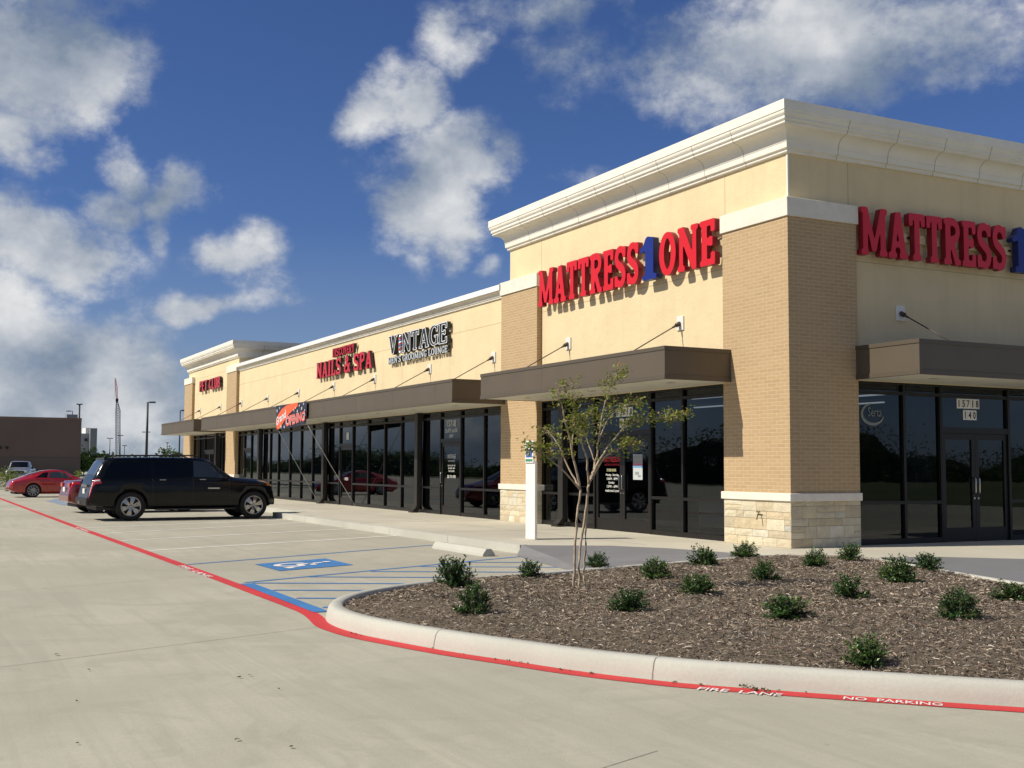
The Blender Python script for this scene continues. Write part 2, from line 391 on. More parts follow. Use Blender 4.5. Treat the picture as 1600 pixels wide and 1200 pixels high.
def offset_path(P, d):
    out = []
    for i in range(len(P)):
        a = np.array(P[max(i-1, 0)]); b = np.array(P[min(i+1, len(P)-1)]); t = (b-a)/np.linalg.norm(b-a); out.append((P[i][0]-t[1]*d, P[i][1]+t[0]*d))
    return out
def ribbon(name, P, d0, d1, z, mat):
    A, B = offset_path(P, d0), offset_path(P, d1); mb = MB(); n = len(P)
    mb.add([(*p, z) for p in A]+[(*p, z) for p in B], [(i, i+1, n+i+1, n+i) for i in range(n-1)])
    o = mb.build(name, mat); return o
def text(name, body, size, mat, parent=None, mtx=None, extrude=.002, width=None, align='CENTER', offset=0.0, height=None):
    cu = bpy.data.curves.new(name, 'FONT'); cu.body = body; cu.size = size; cu.extrude = extrude; cu.align_x = align; cu.offset = offset; cu.resolution_u = 3
    t = bpy.data.objects.new(name, cu); COL.objects.link(t)
    bpy.context.view_layer.update()
    me = bpy.data.meshes.new_from_object(t.evaluated_get(bpy.context.evaluated_depsgraph_get()))
    bpy.data.objects.remove(t); bpy.data.curves.remove(cu)
    co_ = np.array([v.co for v in me.vertices]); lo, hi = co_.min(0), co_.max(0)
    sx = width/(hi[0]-lo[0]) if width else 1; sy = height/(hi[1]-lo[1]) if height else (sx if width else 1)
    for v in me.vertices:
        v.co.x = (v.co.x-(lo[0]+hi[0])/2)*sx; v.co.y = (v.co.y-(lo[1]+hi[1])/2)*sy
    if mtx is not None: me.transform(mtx)
    me.materials.clear(); me.materials.append(mat)
    return obj(name, me, parent)
def face_south(x, y, z): # text upright facing -Y
    return Matrix.Translation((x, y, z)) @ Matrix.Rotation(R(90), 4, 'X')
def face_east(x, y, z):  # facing +X
    return Matrix.Translation((x, y, z)) @ Matrix.Rotation(R(90), 4, 'Z') @ Matrix.Rotation(R(90), 4, 'X')
# ------------------------------------------------------------------ ground
def bigground():
    mb = MB(); S = 1500; mb.add([(-S, -S, -.30), (S, -S, -.30), (S, S, -.30), (-S, S, -.30)], [(0, 1, 2, 3)]); return mb.build('ground', M['grass'])
struct(bigground())
LOT = -.15
struct(sheet('parking_lot', [(-210, -48), (30, -48), (30, 26), (-62, 26), (-62, -14), (-210, -14)], LOT, M['lot'], .14))
struct(sheet('far_road', [(-420, -13.9), (-66, -13.9), (-66, 60), (-420, 60)], -.26, M['lot']))
# walk along the long front, then round the corner pillar
WALK = [(-52, -3.0), (-18.6, -3.0), (-18.6, -3.9), (-2.63, -3.9), (-1.85, -2.52), (-.89, -1.95), (.22, -1.64), (.98, -1.55), (1.15, -.95), (1.55, -.30), (2.15, -.02), (2.47, .92), (3.3, 1.8), (3.6, 2.6), (3.6, 12), (0.3, 12), (-1, 2), (-1, .35), (-52, .35)]
w_ = sheet('sidewalk', WALK, 0, M['walk'], .16); struct(w_)
# curb edge strip, lighter, with joints
mb = MB()
for x0, x1 in [(-18.6+i*3.2, min(-18.6+(i+1)*3.2-.012, -2.66)) for i in range(5)]:
    mb.box(x0, x1, -3.93, -3.78, LOT-.01, .006)
mb.box(-52, -18.61, -3.03, -2.88, LOT-.01, .006); mb.box(-18.63, -18.602, -3.9, -2.88, LOT-.01, .004)
struct(mb.build('sidewalk_curb', M['curb']))
mb = MB()
for x in (-7, -11.5, -16, -20.5, -25, -29.5, -34, -38.5): mb.box(x, x+.012, -3.77, .2, .001, .0025)
mb.box(-50, -1.9, -1.75, -1.738, .001, .0025)
struct(mb.build('sidewalk_joints', M['joint']))
# kerb ramps (coloured concrete), sloping from the walk to the lot
def ramp(polytop, name):
    mb = MB(); n = len(polytop)//2
    mb.add(polytop, [(i, i+1, n+i+1, n+i) for i in range(n-1)]); return struct(mb.build(name, M['ramp']))
ramp([(-2.63, -3.9, .004), (-1.85, -2.52, .004), (-.89, -1.95, .004), (.22, -1.64, .004), (1.0, -1.56, .004),
      (-2.35, -4.15, LOT+.006), (-.6, -4.35, -.07), (.55, -4.1, -.055), (1.15, -3.2, -.03), (1.12, -2.0, .0)], 'kerb_ramp')
ramp([(-2.35, -4.15, LOT+.006), (-.6, -4.35, -.07), (.55, -4.1, -.055), (1.25, -3.2, -.03), (1.3, -2.9, -.02),
      (-1.9, -4.3, LOT+.004), (-.4, -4.62, LOT+.004), (1.62, -5.0, LOT+.004), (1.62, -4.95, LOT+.004), (1.62, -4.5, -.12)], 'kerb_ramp')
ramp([(2.12, -.03, .004), (2.47, .92, .004), (3.3, 1.8, .004), (3.61, 2.6, .004), (3.61, 5.0, .004),
      (2.75, -.22, .0), (3.6, -.2, -.03), (4.9, .2, -.08), (5.3, 1.6, LOT+.006), (5.3, 5.0, LOT+.006)], 'kerb_ramp')
ramp([(2.75, -.22, .0), (3.6, -.2, -.03), (4.9, .2, -.08), (5.3, 1.6, LOT+.006),
      (3.2, -.35, .0), (4.6, -.82, -.04), (6.6, -1.5, -.13), (6.8, 1.6, LOT+.003)], 'kerb_ramp')
mb = MB()
for a, b in (((-1.3, -3.2), (1.2, -4.0)), ((3.0, .55), (4.9, -.4))):
    a = Vector((*a, 0)); b = Vector((*b, 0))
# ---- planting island
ISL = [(1.0, -1.75), (1.25, -3.0), (1.62, -4.4), (1.92, -5.6), (2.2, -6.6), (2.38, -7.5), (2.72, -8.35), (3.3, -9.15), (3.95, -9.66), (4.6, -9.92), (5.25, -9.97), (5.95, -9.86), (6.84, -9.60), (7.53, -9.34), (8.14, -9.10),
       (8.62, -8.84), (9.03, -8.57), (9.7, -7.99), (10.59, -7.16), (11.6, -6.1), (12.5, -5.0), (12.9, -3.9), (12.4, -3.0), (11.0, -2.55), (8.6, -2.0), (6.2, -1.38), (4.4, -.83), (3.2, -.40), (2.2, -.12), (1.7, -.12), (1.3, -.75)]
ISLs = smooth_path(ISL, 5, True)
def ring(name, P, prof, mat, joints=()):
    """profile swept round closed path P; prof = (inset, z)"""
    n = len(P); PP = P+[P[0]]; loops = []
    for d, z in prof:
        row = []
        for i in range(n):
            a = np.array(P[i-1]); b = np.array(P[(i+1) % n]); t = (b-a)/np.linalg.norm(b-a); row.append((P[i][0]-t[1]*d, P[i][1]+t[0]*d, z))
        loops.append(row)
    mb = MB(); vs = [p for r in loops for p in r]
    mb.add(vs, [(k*n+i, k*n+(i+1) % n, (k+1)*n+(i+1) % n, (k+1)*n+i) for k in range(len(prof)-1) for i in range(n)], 0, None, True)
    return mb.build(name, mat), loops
kerb, loops = ring('island_curb', ISLs, [(0, LOT-.02), (.012, LOT+.05), (.030, LOT+.115), (.055, LOT+.143), (.085, LOT+.15), (.165, LOT+.148), (.18, LOT+.13), (.18, LOT)], M['curb'])
struct(kerb)
# kerb joints
mb = MB()
for i in range(8, len(ISLs), 17):
    a = np.array(ISLs[i-1]); b = np.array(ISLs[(i+1) % len(ISLs)]); t = (b-a)/np.linalg.norm(b-a); nrm = np.array((-t[1], t[0])); p = np.array(ISLs[i])
    prof = [(-.004, LOT), (.008, LOT+.05), (.026, LOT+.118), (.053, LOT+.147), (.085, LOT+.154), (.17, LOT+.152)]
    vs = [];
    for d, z in prof:
        for s in (-.003, .003): q = p+nrm*d+t*s; vs.append((q[0], q[1], z))
    mb.add(vs, [(2*k, 2*k+1, 2*k+3, 2*k+2) for k in range(len(prof)-1)])
struct(mb.build('island_curb_joints', M['joint']))
INN = [(p[0], p[1]) for p in loops[-2]]
inn = np.array(INN); MID = [(p[0], p[1]) for p in loops[4]]
def mulch_z(x, y):
    d = np.sqrt(((inn-np.array((x, y)))**2).sum(1)).min()
    return LOT+.115+min(d, .8)*.10+.022*math.sin(x*2.1+y)*math.sin(y*1.7-x*.6)+.012*math.sin(x*7+1)*math.sin(y*6.3)
g = .10; xs = np.arange(.8, 13.2, g); ys = np.arange(-10.1, .2, g); idx = {}; mb = MB(); vs = []
for i, x in enumerate(xs):
    for j, y in enumerate(ys):
        if inpoly(x, y, MID): idx[i, j] = len(vs); vs.append((x, y, (mulch_z(x, y) if inpoly(x, y, INN) else LOT+.10)+rnd.uniform(-.008, .008)))
fs = [(idx[i, j], idx[i+1, j], idx[i+1, j+1], idx[i, j+1]) for (i, j) in idx if (i+1, j) in idx and (i, j+1) in idx and (i+1, j+1) in idx]
mb.add(vs, fs, 0, None, True); struct(mb.build('mulch_bed', M['mulch']))
# loose bark chips
mb = MB(); CC = [(.14, .10, .070), (.24, .185, .13), (.35, .285, .215), (.50, .43, .34), (.060, .040, .028), (.18, .105, .07), (.29, .245, .195)]
CW = [20, 24, 18, 9, 18, 5, 10]
cnt = 0
while cnt < 62000:
    x, y = rnd.uniform(1, 13), rnd.uniform(-10, 0)
    dc = math.hypot(x-CAM[0], y-CAM[1])
    if rnd.random() > min(1, (8.5/dc)**1.2) or not inpoly(x, y, INN): continue
    if x > 11 and rnd.random() < .5: continue
    cnt += 1
    l = rnd.uniform(.014, .058)*(1.2 if dc > 12 else 1); w = rnd.uniform(.003, .010)*(1.25 if dc > 12 else 1); a = rnd.uniform(0, math.pi); tl = rnd.gauss(0, .28); tw = rnd.gauss(0, .5); z = mulch_z(x, y)+rnd.uniform(.002, .022)
    dx_, dy_ = math.cos(a)*l/2, math.sin(a)*l/2; px_, py_ = -math.sin(a)*w/2, math.cos(a)*w/2; dz_ = math.sin(tl)*l/2; pz = math.sin(tw)*w/2; bow = rnd.uniform(0, .006)
    c = rnd.choices(CC, CW)[0]; k = rnd.uniform(.75, 1.25); c = tuple(q*k for q in c)
    mb.add([(x-dx_-px_*.6, y-dy_-py_*.6, z-dz_-pz), (x-dx_+px_*.6, y-dy_+py_*.6, z-dz_+pz), (x-px_, y-py_, z-pz+bow), (x+px_, y+py_, z+pz+bow), (x+dx_-px_*.5, y+dy_-py_*.5, z+dz_-pz), (x+dx_+px_*.5, y+dy_+py_*.5, z+dz_+pz)], [(0, 2, 3, 1), (2, 4, 5, 3)], 0, c)
tag(mb.build('mulch_chips', M['chip']), 'loose shredded bark mulch covering the planting island', 'mulch', None, 'stuff')

# ---- painted markings
YR = -9.86
band = [(-60, YR-.1), (-37, YR-.08), (-17, YR-.06), (-7.4, YR-.02), (-1.8, YR), (1.6, YR+.0), (3.2, YR-.0), (3.9, YR-.02), (4.45, YR-.10), (4.95, -10.045), (5.5, -10.03), (5.95, -9.95), (6.88, -9.69), (7.56, -9.43), (8.18, -9.19), (8.68, -8.93), (9.09, -8.66), (9.77, -8.07), (10.66, -7.24), (11.7, -6.2), (12.6, -5.05)]
bs = smooth_path(band, 6)
struct(ribbon('fire_lane_stripe', bs, -.085, .085, LOT+.004, M['redpaint']))
def pathpt(s_px, s_py): return onz(s_px, s_py)
def road_text(body, a, b, h, mat=None, name='fire_lane_lettering', z=.008):
    A, B = onz(*a), onz(*b); c = (A+B)/2; ang = math.atan2(B[1]-A[1], B[0]-A[0]); wd = math.hypot(*(B-A)[:2])
    m_ = Matrix.Translation((c[0], c[1], LOT+z)) @ Matrix.Rotation(ang, 4, 'Z')
    return struct(text(name, body, 1, mat or M['stencil'], None, m_, .0, wd, 'CENTER', .015, h))
road_text('FIRE  LANE', (1091, 1077), (1222, 1087.5), .10)
road_text('NO  PARKING', (1318, 1092), (1473, 1102.5), .10)
road_text('FIRE  LANE', (283, 884.5), (328, 902), .10)
road_text('NO  PARKING', (120, 824), (138, 831), .10)
def line(name, pts, w, mat, z=.004): return struct(ribbon(name, pts, -w/2, w/2, LOT+z, mat))
def ext(a, b, y0, y1):
    A, B = onz(*a), onz(*b); k = (B[0]-A[0])/(B[1]-A[1]); return [(A[0]+k*(y0-A[1]), y0), (A[0]+k*(y1-A[1]), y1)]
for a, b in (((340, 824), (470, 817)), ((340, 837), (550, 826)), ((340, 854), (620, 837))):
    line('stall_line', ext(a, b, YR+.1, -3.95), .11, M['whitepaint'])
for x in (-17.1, -20.3, -26.5, -29.6):
    line('stall_line', [(x+2.6, YR+.1), (x, -3.05)], .11, M['whitepaint'])
line('accessible_stall_line', ext((340, 878.5), (673, 852), YR+.1, -4.1), .085, M['bluepaint'])
line('accessible_stall_line', ext((372, 911.5), (800, 871), YR+.2, -3.95), .085, M['bluepaint'])
line('accessible_aisle_line', [(.62, YR+.17), (3.9, YR+.12)], .17, M['bluepaint'], .008)
for i in range(9):   # diagonal hatch of the access aisle
    x0 = .55+i*.98; L_ = []
    for k in range(60):
        t = k/59*8; x, y = x0+t*.455, YR+.27+t*.89
        x -= 0; lx = .5-(y+9.77)*.449
        P_ = (x-i*0, y)
        if x > lx and not inpoly(x, y, ISLs) and y < -4.4 and x < 4.2-(y+9.9)*.5: L_.append((x, y))
        elif L_: break
    if len(L_) > 1: line('access_aisle_hatch', [L_[0], L_[-1]], .10, M['bluepaint'])
for i in range(1, 8):
    L_ = []; y0 = YR+.3; x0 = .55-i*.98
    for k in range(120):
        t = k/119*12; x, y = x0+t*.455, y0+t*.89; lx = .5-(y+9.77)*.449
        if x > lx and not inpoly(x, y, ISLs) and y < -4.5: L_.append((x, y))
        elif L_: break
    if len(L_) > 1: line('access_aisle_hatch', [L_[0], L_[-1]], .10, M['bluepaint'])
# wheelchair symbol
Q = [onz(*p) for p in ((437, 892.5), (552, 883), (508, 873), (398, 882))]
struct(sheet('wheelchair_symbol_field', [(q[0], q[1]) for q in (Q[0], Q[1], Q[2], Q[3])], LOT+.006, M['bluepaint']))
o_, ex, ey = Q[0][:2], (Q[3]-Q[0])[:2], (Q[1]-Q[0])[:2]   # ex: across the stall, ey: into the stall
def isa(mb, tf, w=.055):
    def cap(pts, r):
        for i in range(len(pts)-1):
            a, b = np.array(pts[i]), np.array(pts[i+1]); d = (b-a)/np.linalg.norm(b-a); n_ = np.array((-d[1], d[0]))*r; e_ = d*r*.8
            mb.add([tf(*(a-e_+n_), i), tf(*(a-e_-n_), i), tf(*(b+e_-n_), i), tf(*(b+e_+n_), i)], [(0, 1, 2, 3)])
    cap([(.43+.20*math.cos(t), .36+.20*math.sin(t)) for t in np.linspace(R(125), R(345), 16)], w*.55)
    cap([(.43, .74), (.45, .45), (.64, .43), (.74, .20), (.82, .22)], w*.62)
    cap([(.44, .61), (.62, .60)], w*.5)
    mb.add([tf(.43+.06*math.cos(t), .84+.06*math.sin(t), 20) for t in np.linspace(0, 6.1, 14)], [tuple(range(14))])
mb = MB(); isa(mb, lambda u, v, i: (*(o_+ex*(1-u)*.92+ex*.04+ey*v), LOT+.009+i*.0003), .075)
struct(mb.build('wheelchair_symbol', M['stencil']))
road_mark = sheet('accessible_paint_patch', [onz(*p)[:2] for p in ((72, 783), (100, 790), (125, 786), (90, 779))], LOT+.004, M['bluefaded']); struct(road_mark)
# slab joints of the lot
mb = MB()
def jl(a, b, w=.012):
    a = np.array(a); b = np.array(b); d = (b-a)/np.linalg.norm(b-a); n_ = np.array((-d[1], d[0]))*w/3
    mb.add([(*(a+n_), LOT+.002), (*(a-n_), LOT+.002), (*(b-n_), LOT+.002), (*(b+n_), LOT+.002)], [(0, 1, 2, 3)])
for k in range(-8, 5):
    x = 4.91+k*5.6; jl((x, YR-.12), (x+7.8, -30)); jl((x-.4, YR+.12), (x-2.9, -4.0)) if k < -1 else None
struct(mb.build('slab_joints', M['joint']))
# dark drips, leaf scraps and grit at the kerb
mb = MB()
for k in range(31):
    i = rnd.randrange(len(bs)-60, len(bs)-14) if k < 22 else None
    if k < 22: p = offset_path(bs, .055)[i]; x, y = p[0]+rnd.uniform(-.02, .02), p[1]+rnd.uniform(-.03, .01); r = rnd.uniform(.008, .02)
    else: q = onz(rnd.uniform(20, 560), rnd.uniform(1010, 1190)); x, y = q[0], q[1]; r = rnd.uniform(.008, .022)
    n_ = 7; mb.add([(x+math.cos(t)*r*rnd.uniform(.5, 1.2), y+math.sin(t)*r*rnd.uniform(.5, 1.2), LOT+.006+.012*rnd.random()) for t in np.linspace(0, 5.4, n_)]+[(x, y, LOT+.018)], [(j, (j+1) % n_, n_) for j in range(n_)])
q = onz(1184, 1080)
for k in range(26):
    x, y = q[0]+rnd.gauss(0, .09), q[1]+rnd.gauss(0, .025); r = rnd.uniform(.012, .03); a = rnd.random()*6
    mb.add([(x+math.cos(a)*r, y+math.sin(a)*r, LOT+.01), (x+math.cos(a+1.4)*r*.5, y+math.sin(a+1.4)*r*.5, LOT+.03), (x-math.cos(a)*r, y-math.sin(a)*r, LOT+.012), (x-math.cos(a+1.4)*r*.5, y-math.sin(a+1.4)*r*.5, LOT+.022)], [(0, 1, 2, 3)])
tag(mb.build('leaf_scraps', M['stem']), 'brown leaf scraps and grit lying on the concrete by the curb', 'debris', None, 'stuff')
# wheel stop
mb = MB(); A = [(-.915, -.075, 0), (.915, -.075, 0), (.915, .075, 0), (-.915, .075, 0)]
WL = 1.10
prof = [(-.125, 0), (-.115, .045), (-.05, .13), (.05, .13), (.115, .045), (.125, 0)]
vs = [(s*WL, p[0], p[1]) for s in (-1, -.93, -.86, .86, .93, 1) for p in prof]
for k, v in enumerate(vs):
    if k//6 in (0, 5): vs[k] = (v[0], v[1]*.96, v[2]*.96)
mb.add(vs, [(i*6+k, i*6+k+1, (i+1)*6+k+1, (i+1)*6+k) for i in range(5) for k in range(5)]+[(5, 4, 3, 2, 1, 0), (30, 31, 32, 33, 34, 35)])
ws = mb.build('wheel_stop', M['curb']); ws.location = (-3.40, -4.72, LOT+.002)
tag(ws, 'short pale concrete wheel stop at the head of the blue-marked stall', 'wheel stop')

# ------------------------------------------------------------------ building
B = empty('shop_building', (0, 0, 0), 0, 'long single-storey cream stucco shopping strip with tan brick pillars and dark canopies', 'building')
XW0, XP = -11.02, -11.25
WY = .136
def part(name, mb, mat, parent=B): return mb.build(name, mat, parent)
# walls: tower one (long and east faces), middle section, tower three
WL_ = []
def wallbox(x0, x1, y0, y1, z0, z1, name='wall'):
    o = part(name, MB().box(x0, x1, y0, y1, z0, z1), M['stucco']); WL_.append(o); return o
wallbox(XW0, -.137, WY, WY+.25, 3.0, 7.10); wallbox(-.387, -.137, WY+.25, 11.4, 3.0, 7.10); wallbox(XW0, XW0+.25, WY+.25, 11.4, 3.9, 7.10); wallbox(XW0+.25, -.387, 11.15, 11.4, 0, 7.10)
wallbox(-39.2, XW0-.003, WY, WY+.25, 3.0, 5.9)
wallbox(-50.35, -39.21, WY, WY+.25, 3.0, 6.55); wallbox(-39.46, -39.21, WY+.25, 11.4, 3.0, 6.55); wallbox(-50.35, -50.1, WY+.25, 11.4, 0, 6.55); wallbox(-50.1, -39.46, 11.15, 11.4, 0, 6.55)
wallbox(-39.2, XW0-.003, 15.0, 15.25, 0, 5.9, 'rear_wall'); 
part('roof_deck', MB().box(-50.1, -.39, .4, 11.1, 4.55, 4.7), M['interior'])
part('ceiling', MB().box(-50.1, -.39, .30, 11.1, 3.005, 3.06), M['interior'])
part('shop_floor', MB().box(-50.1, -.39, .30, 11.1, -.10, -.003), M['floorin'])
part('back_wall', MB().box(-50.0, -.40, 8.0, 8.1, 0, 3.0), M['interior'])
for x in (-11.15, -23.9, -32.5, -39.2): part('party_wall', MB().box(x-.05, x+.05, .35, 8.0, 0, 3.0), M['interior'])
part('gable_fill', MB().box(-50.35, -50.1, .39, 11.1, 0, 3.0), M['brick'])
# cornices
def cornice(name, x0, x1, y0, depth, prof, sides=('W', 'E'), gap=1.22):
    """prof: (offset, z) from bottom to top, swept round front and returns"""
    mats = [M['trim'], M['coping'], M['gap']]; mb = MB(); n = len(prof)
    L_ = lambda o: ([(x0-o, y0+depth)] if 'W' in sides else [])+[(x0-(o if 'W' in sides else 0), y0-o), (x1+(o if 'E' in sides else 0), y0-o)]+([(x1+o, y0+depth)] if 'E' in sides else [])
    rows = [[(*p, z) for p in L_(o)] for o, z in prof]; k = len(rows[0])
    for r in range(n-1):
        for j in range(k-1):
            mb.add([rows[r][j], rows[r][j+1], rows[r+1][j+1], rows[r+1][j]], [(0, 1, 2, 3)], 1 if prof[r][1] >= prof[-1][1]-CT-.001 and prof[r][0] >= prof[-2][0]-.012 else 0)
    top = [rows[-1][j] for j in range(k)]
    # cap across the parapet
    mb.add([(p[0], p[1], prof[-1][1]) for p in L_(prof[-1][0])]+[(p[0], p[1], prof[-1][1]) for p in L_(-.25)], [(j, k+j, k+j+1, j+1) for j in range(k-1)], 1)
    w = .006
    def seg(px, py, nx, ny):
        vs = []
        for o, z in [q for q in prof if q[1] <= prof[-1][1]-CT+.001]:
            for s in (-w, w): vs.append((px+nx*(o+.0025)+abs(ny)*s, py+ny*(o+.0025)+abs(nx)*s, z))
        m_ = len(vs)//2; mb.add(vs, [(2*i, 2*i+1, 2*i+3, 2*i+2) for i in range(m_-1)], 2)
    x = x1-gap*.9
    while x > x0+.2: seg(x, y0, 0, -1); x -= gap
    if 'E' in sides:
        y = y0+gap*.9
        while y < y0+depth: seg(x1, y, 1, 0); y += gap
    return part(name, mb, mats)
CT = .17
def bead(o0, z0, o1, z1, bulge, n=5):
    return [(o0+(o1-o0)*t+bulge*math.sin(math.pi*t), z0+(z1-z0)*t) for t in np.linspace(0, 1, n)]
cove = lambda o0, z0, o1, z1, n=9: [(o1-(o1-o0)*math.cos(t), z0+(z1-z0)*math.sin(t)) for t in np.linspace(0, math.pi/2, n)]
PT = [(0, 7.035)]+bead(.045, 7.035, .052, 7.082, .016)+[(.055, 7.095), (.10, 7.115)]+[(.105, 7.215), (.115, 7.225)]+cove(.115, 7.235, .325, 7.435)+[(.335, 7.445)]+bead(.345, 7.45, .352, 7.492, .012)+[(.352, 7.502)]+bead(.375, 7.512, .380, 7.560, .012)+[(.382, 7.575)]+bead(.392, 7.585, .42, 7.66, .010)+[(.435, 7.675), (.435, 7.85)]
cornice('cornice', XW0, -.137+.0, WY, 11.2, [(o, z) for o, z in PT])
CT = .145
PM = [(0, 5.83)]+bead(.03, 5.83, .04, 5.87, .012)+[(.045, 5.88), (.07, 5.89), (.075, 5.93)]+cove(.08, 5.935, .15, 5.98, 5)+bead(.155, 5.985, .175, 6.015, .008)+[(.20, 6.02), (.20, 6.165)]
cornice('cornice', -38.95, XP-.0, WY-.0, .3, PM, sides=(), gap=2.44)
CT = .16
PT3 = [(o, 6.51+(z-7.035)*.96) for o, z in PT]
cornice('cornice', -50.35, -39.21, WY, 11.2, PT3)
# stucco control joints, laid into the wall faces
def wall_joints(wall, boxes):
    mb = MB()
    for q in boxes: mb.box(*q)
    o = mb.build('tmp', M['seam']); bm = bmesh.new(); bm.from_mesh(wall.data); n0 = len(bm.faces); bm.from_mesh(o.data)
    wall.data.materials.append(M['seam']); bm.faces.ensure_lookup_table()
    for f in bm.faces[n0:]: f.material_index = 1
    bm.to_mesh(wall.data); bm.free(); bpy.data.objects.remove(o)
H = lambda x0, x1, z, y=WY: (x0, x1, y-.0025, y+.01, z-.008, z+.008)
V = lambda x, z0, z1, y=WY: (x-.008, x+.008, y-.0027, y+.01, z0, z1)
wall_joints(WL_[0], [H(-9.3, -1.9, 5.22), H(-9.3, -1.9, 6.13), V(-9.32, 6.2, 7.03), V(-1.95, 6.2, 7.03)])
wall_joints(WL_[1], [(-.147, -.1345, 1.63, 9.6, z-.008, z+.008) for z in (5.21, 6.14)]+[(-.147, -.1343, 1.55, 1.566, 6.2, 7.03)])
wall_joints(WL_[4], [H(-39.1, -11.3, 5.2)]+[V(x, 3.62, 5.8) for x in (-18.5, -25.1, -31.9)])
wall_joints(WL_[5], [H(-48.8, -41.0, 5.2), H(-48.8, -41, 6.05)])
part('corner_bead', MB().box(-.16, -.125, WY-.012, WY+.02, 6.2, 7.03), M['trim'])
# pillars
def stonework(x0, x1, y0, y1, z0, z1, seed):
    r = random.Random(seed); mb = MB(); mb.box(x0+.03, x1-.03, y0+.03, y1-.03, z0, z1, 0, (.60, .52, .36))
    PAL = [((.62, .53, .36), 36), ((.66, .59, .43), 28), ((.56, .48, .34), 18), ((.63, .52, .34), 9), ((.62, .44, .22), 3), ((.50, .48, .42), 2), ((.68, .63, .50), 10)]
    def face(a0, a1, fn):
        z = z0
        hs_ = []; 
        while z < z1-.06:
            h = r.choice((.13, .16, .20, .22)); h = min(h, z1-z)
            if z1-(z+h) < .08: h = z1-z
            a = a0
            while a < a1-.02:
                w = r.uniform(.20, .52); w = min(w, a1-a)
                if a1-(a+w) < .12: w = a1-a
                blocks = [(z, z+h)]
                if h > .18 and r.random() < .35: blocks = [(z, z+h*.5), (z+h*.5, z+h)]
                for b0, b1 in blocks:
                    c = r.choices([p[0] for p in PAL], [p[1] for p in PAL])[0]; k = r.uniform(.9, 1.08); c = tuple(q*k for q in c)
                    g_ = .003; n_ = 3; m_ = 2
                    grid = []
                    for jj in range(m_+1):
                        for ii in range(n_+1):
                            edge = ii in (0, n_) or jj in (0, m_)
                            grid.append(fn(a+g_+(w-2*g_)*ii/n_, (.008 if not edge else .0)+r.uniform(.0, .005), b0+g_+(b1-b0-2*g_)*jj/m_))
                    base = [fn(a+g_+(w-2*g_)*ii, -.03, b0+g_+(b1-b0-2*g_)*jj) for jj in (0, 1) for ii in (0, 1)]
                    N_ = len(grid); W_ = n_+1
                    fs = [(j*W_+i, j*W_+i+1, (j+1)*W_+i+1, (j+1)*W_+i) for j in range(m_) for i in range(n_)]
                    fs += [tuple([N_, N_+1]+[i for i in range(n_, -1, -1)]), tuple([N_+3, N_+2]+[m_*W_+i for i in range(W_)]), (N_+2, N_, 0, W_, 2*W_), (N_+1, N_+3, 2*W_+n_, W_+n_, n_)]
                    mb.add(grid+base, fs, 0, c)
                a += w
            z += h
    face(x0, x1, lambda a, d, z: (a, y0-d, z)); face(y0, y1, lambda a, d, z: (x1+d, a, z)); face(x0, x1, lambda a, d, z: (a, y1+d, z)) if False else None
    face(y0, y1, lambda a, d, z: (x0-d, a, z))
    return mb
def pillar(x0, x1, y0, y1, seed, ztop=5.86, side=True):
    p = part('pillar', MB().box(x0, x1, y0, y1, .90, ztop), M['brick'])
    part('stone_base', stonework(x0-.002, x1+.002, y0-.002, y1, 0, .815, seed), M['stone'], p)
    o = part('sill', MB().box(x0-.045, x1+.045, y0-.045, y1+.02, .815, .955), M['cap'], p); bevel_mesh(o, .012)
    o = part('cap', MB().box(x0-.035, x1+.035, y0-.035, y1+.03, ztop, 6.20), M['cap'], p); bevel_mesh(o, .006, 1)
    return p
pillar(-1.87, 0, 0, 1.61, 3)
pillar(XP, -9.29, 0, .5, 4); pillar(-41.0, -39.1, 0, .5, 5); pillar(-50.8, -48.82, 0, .5, 6)
pillar(-1.87, 0, 9.65, 11.3, 7)
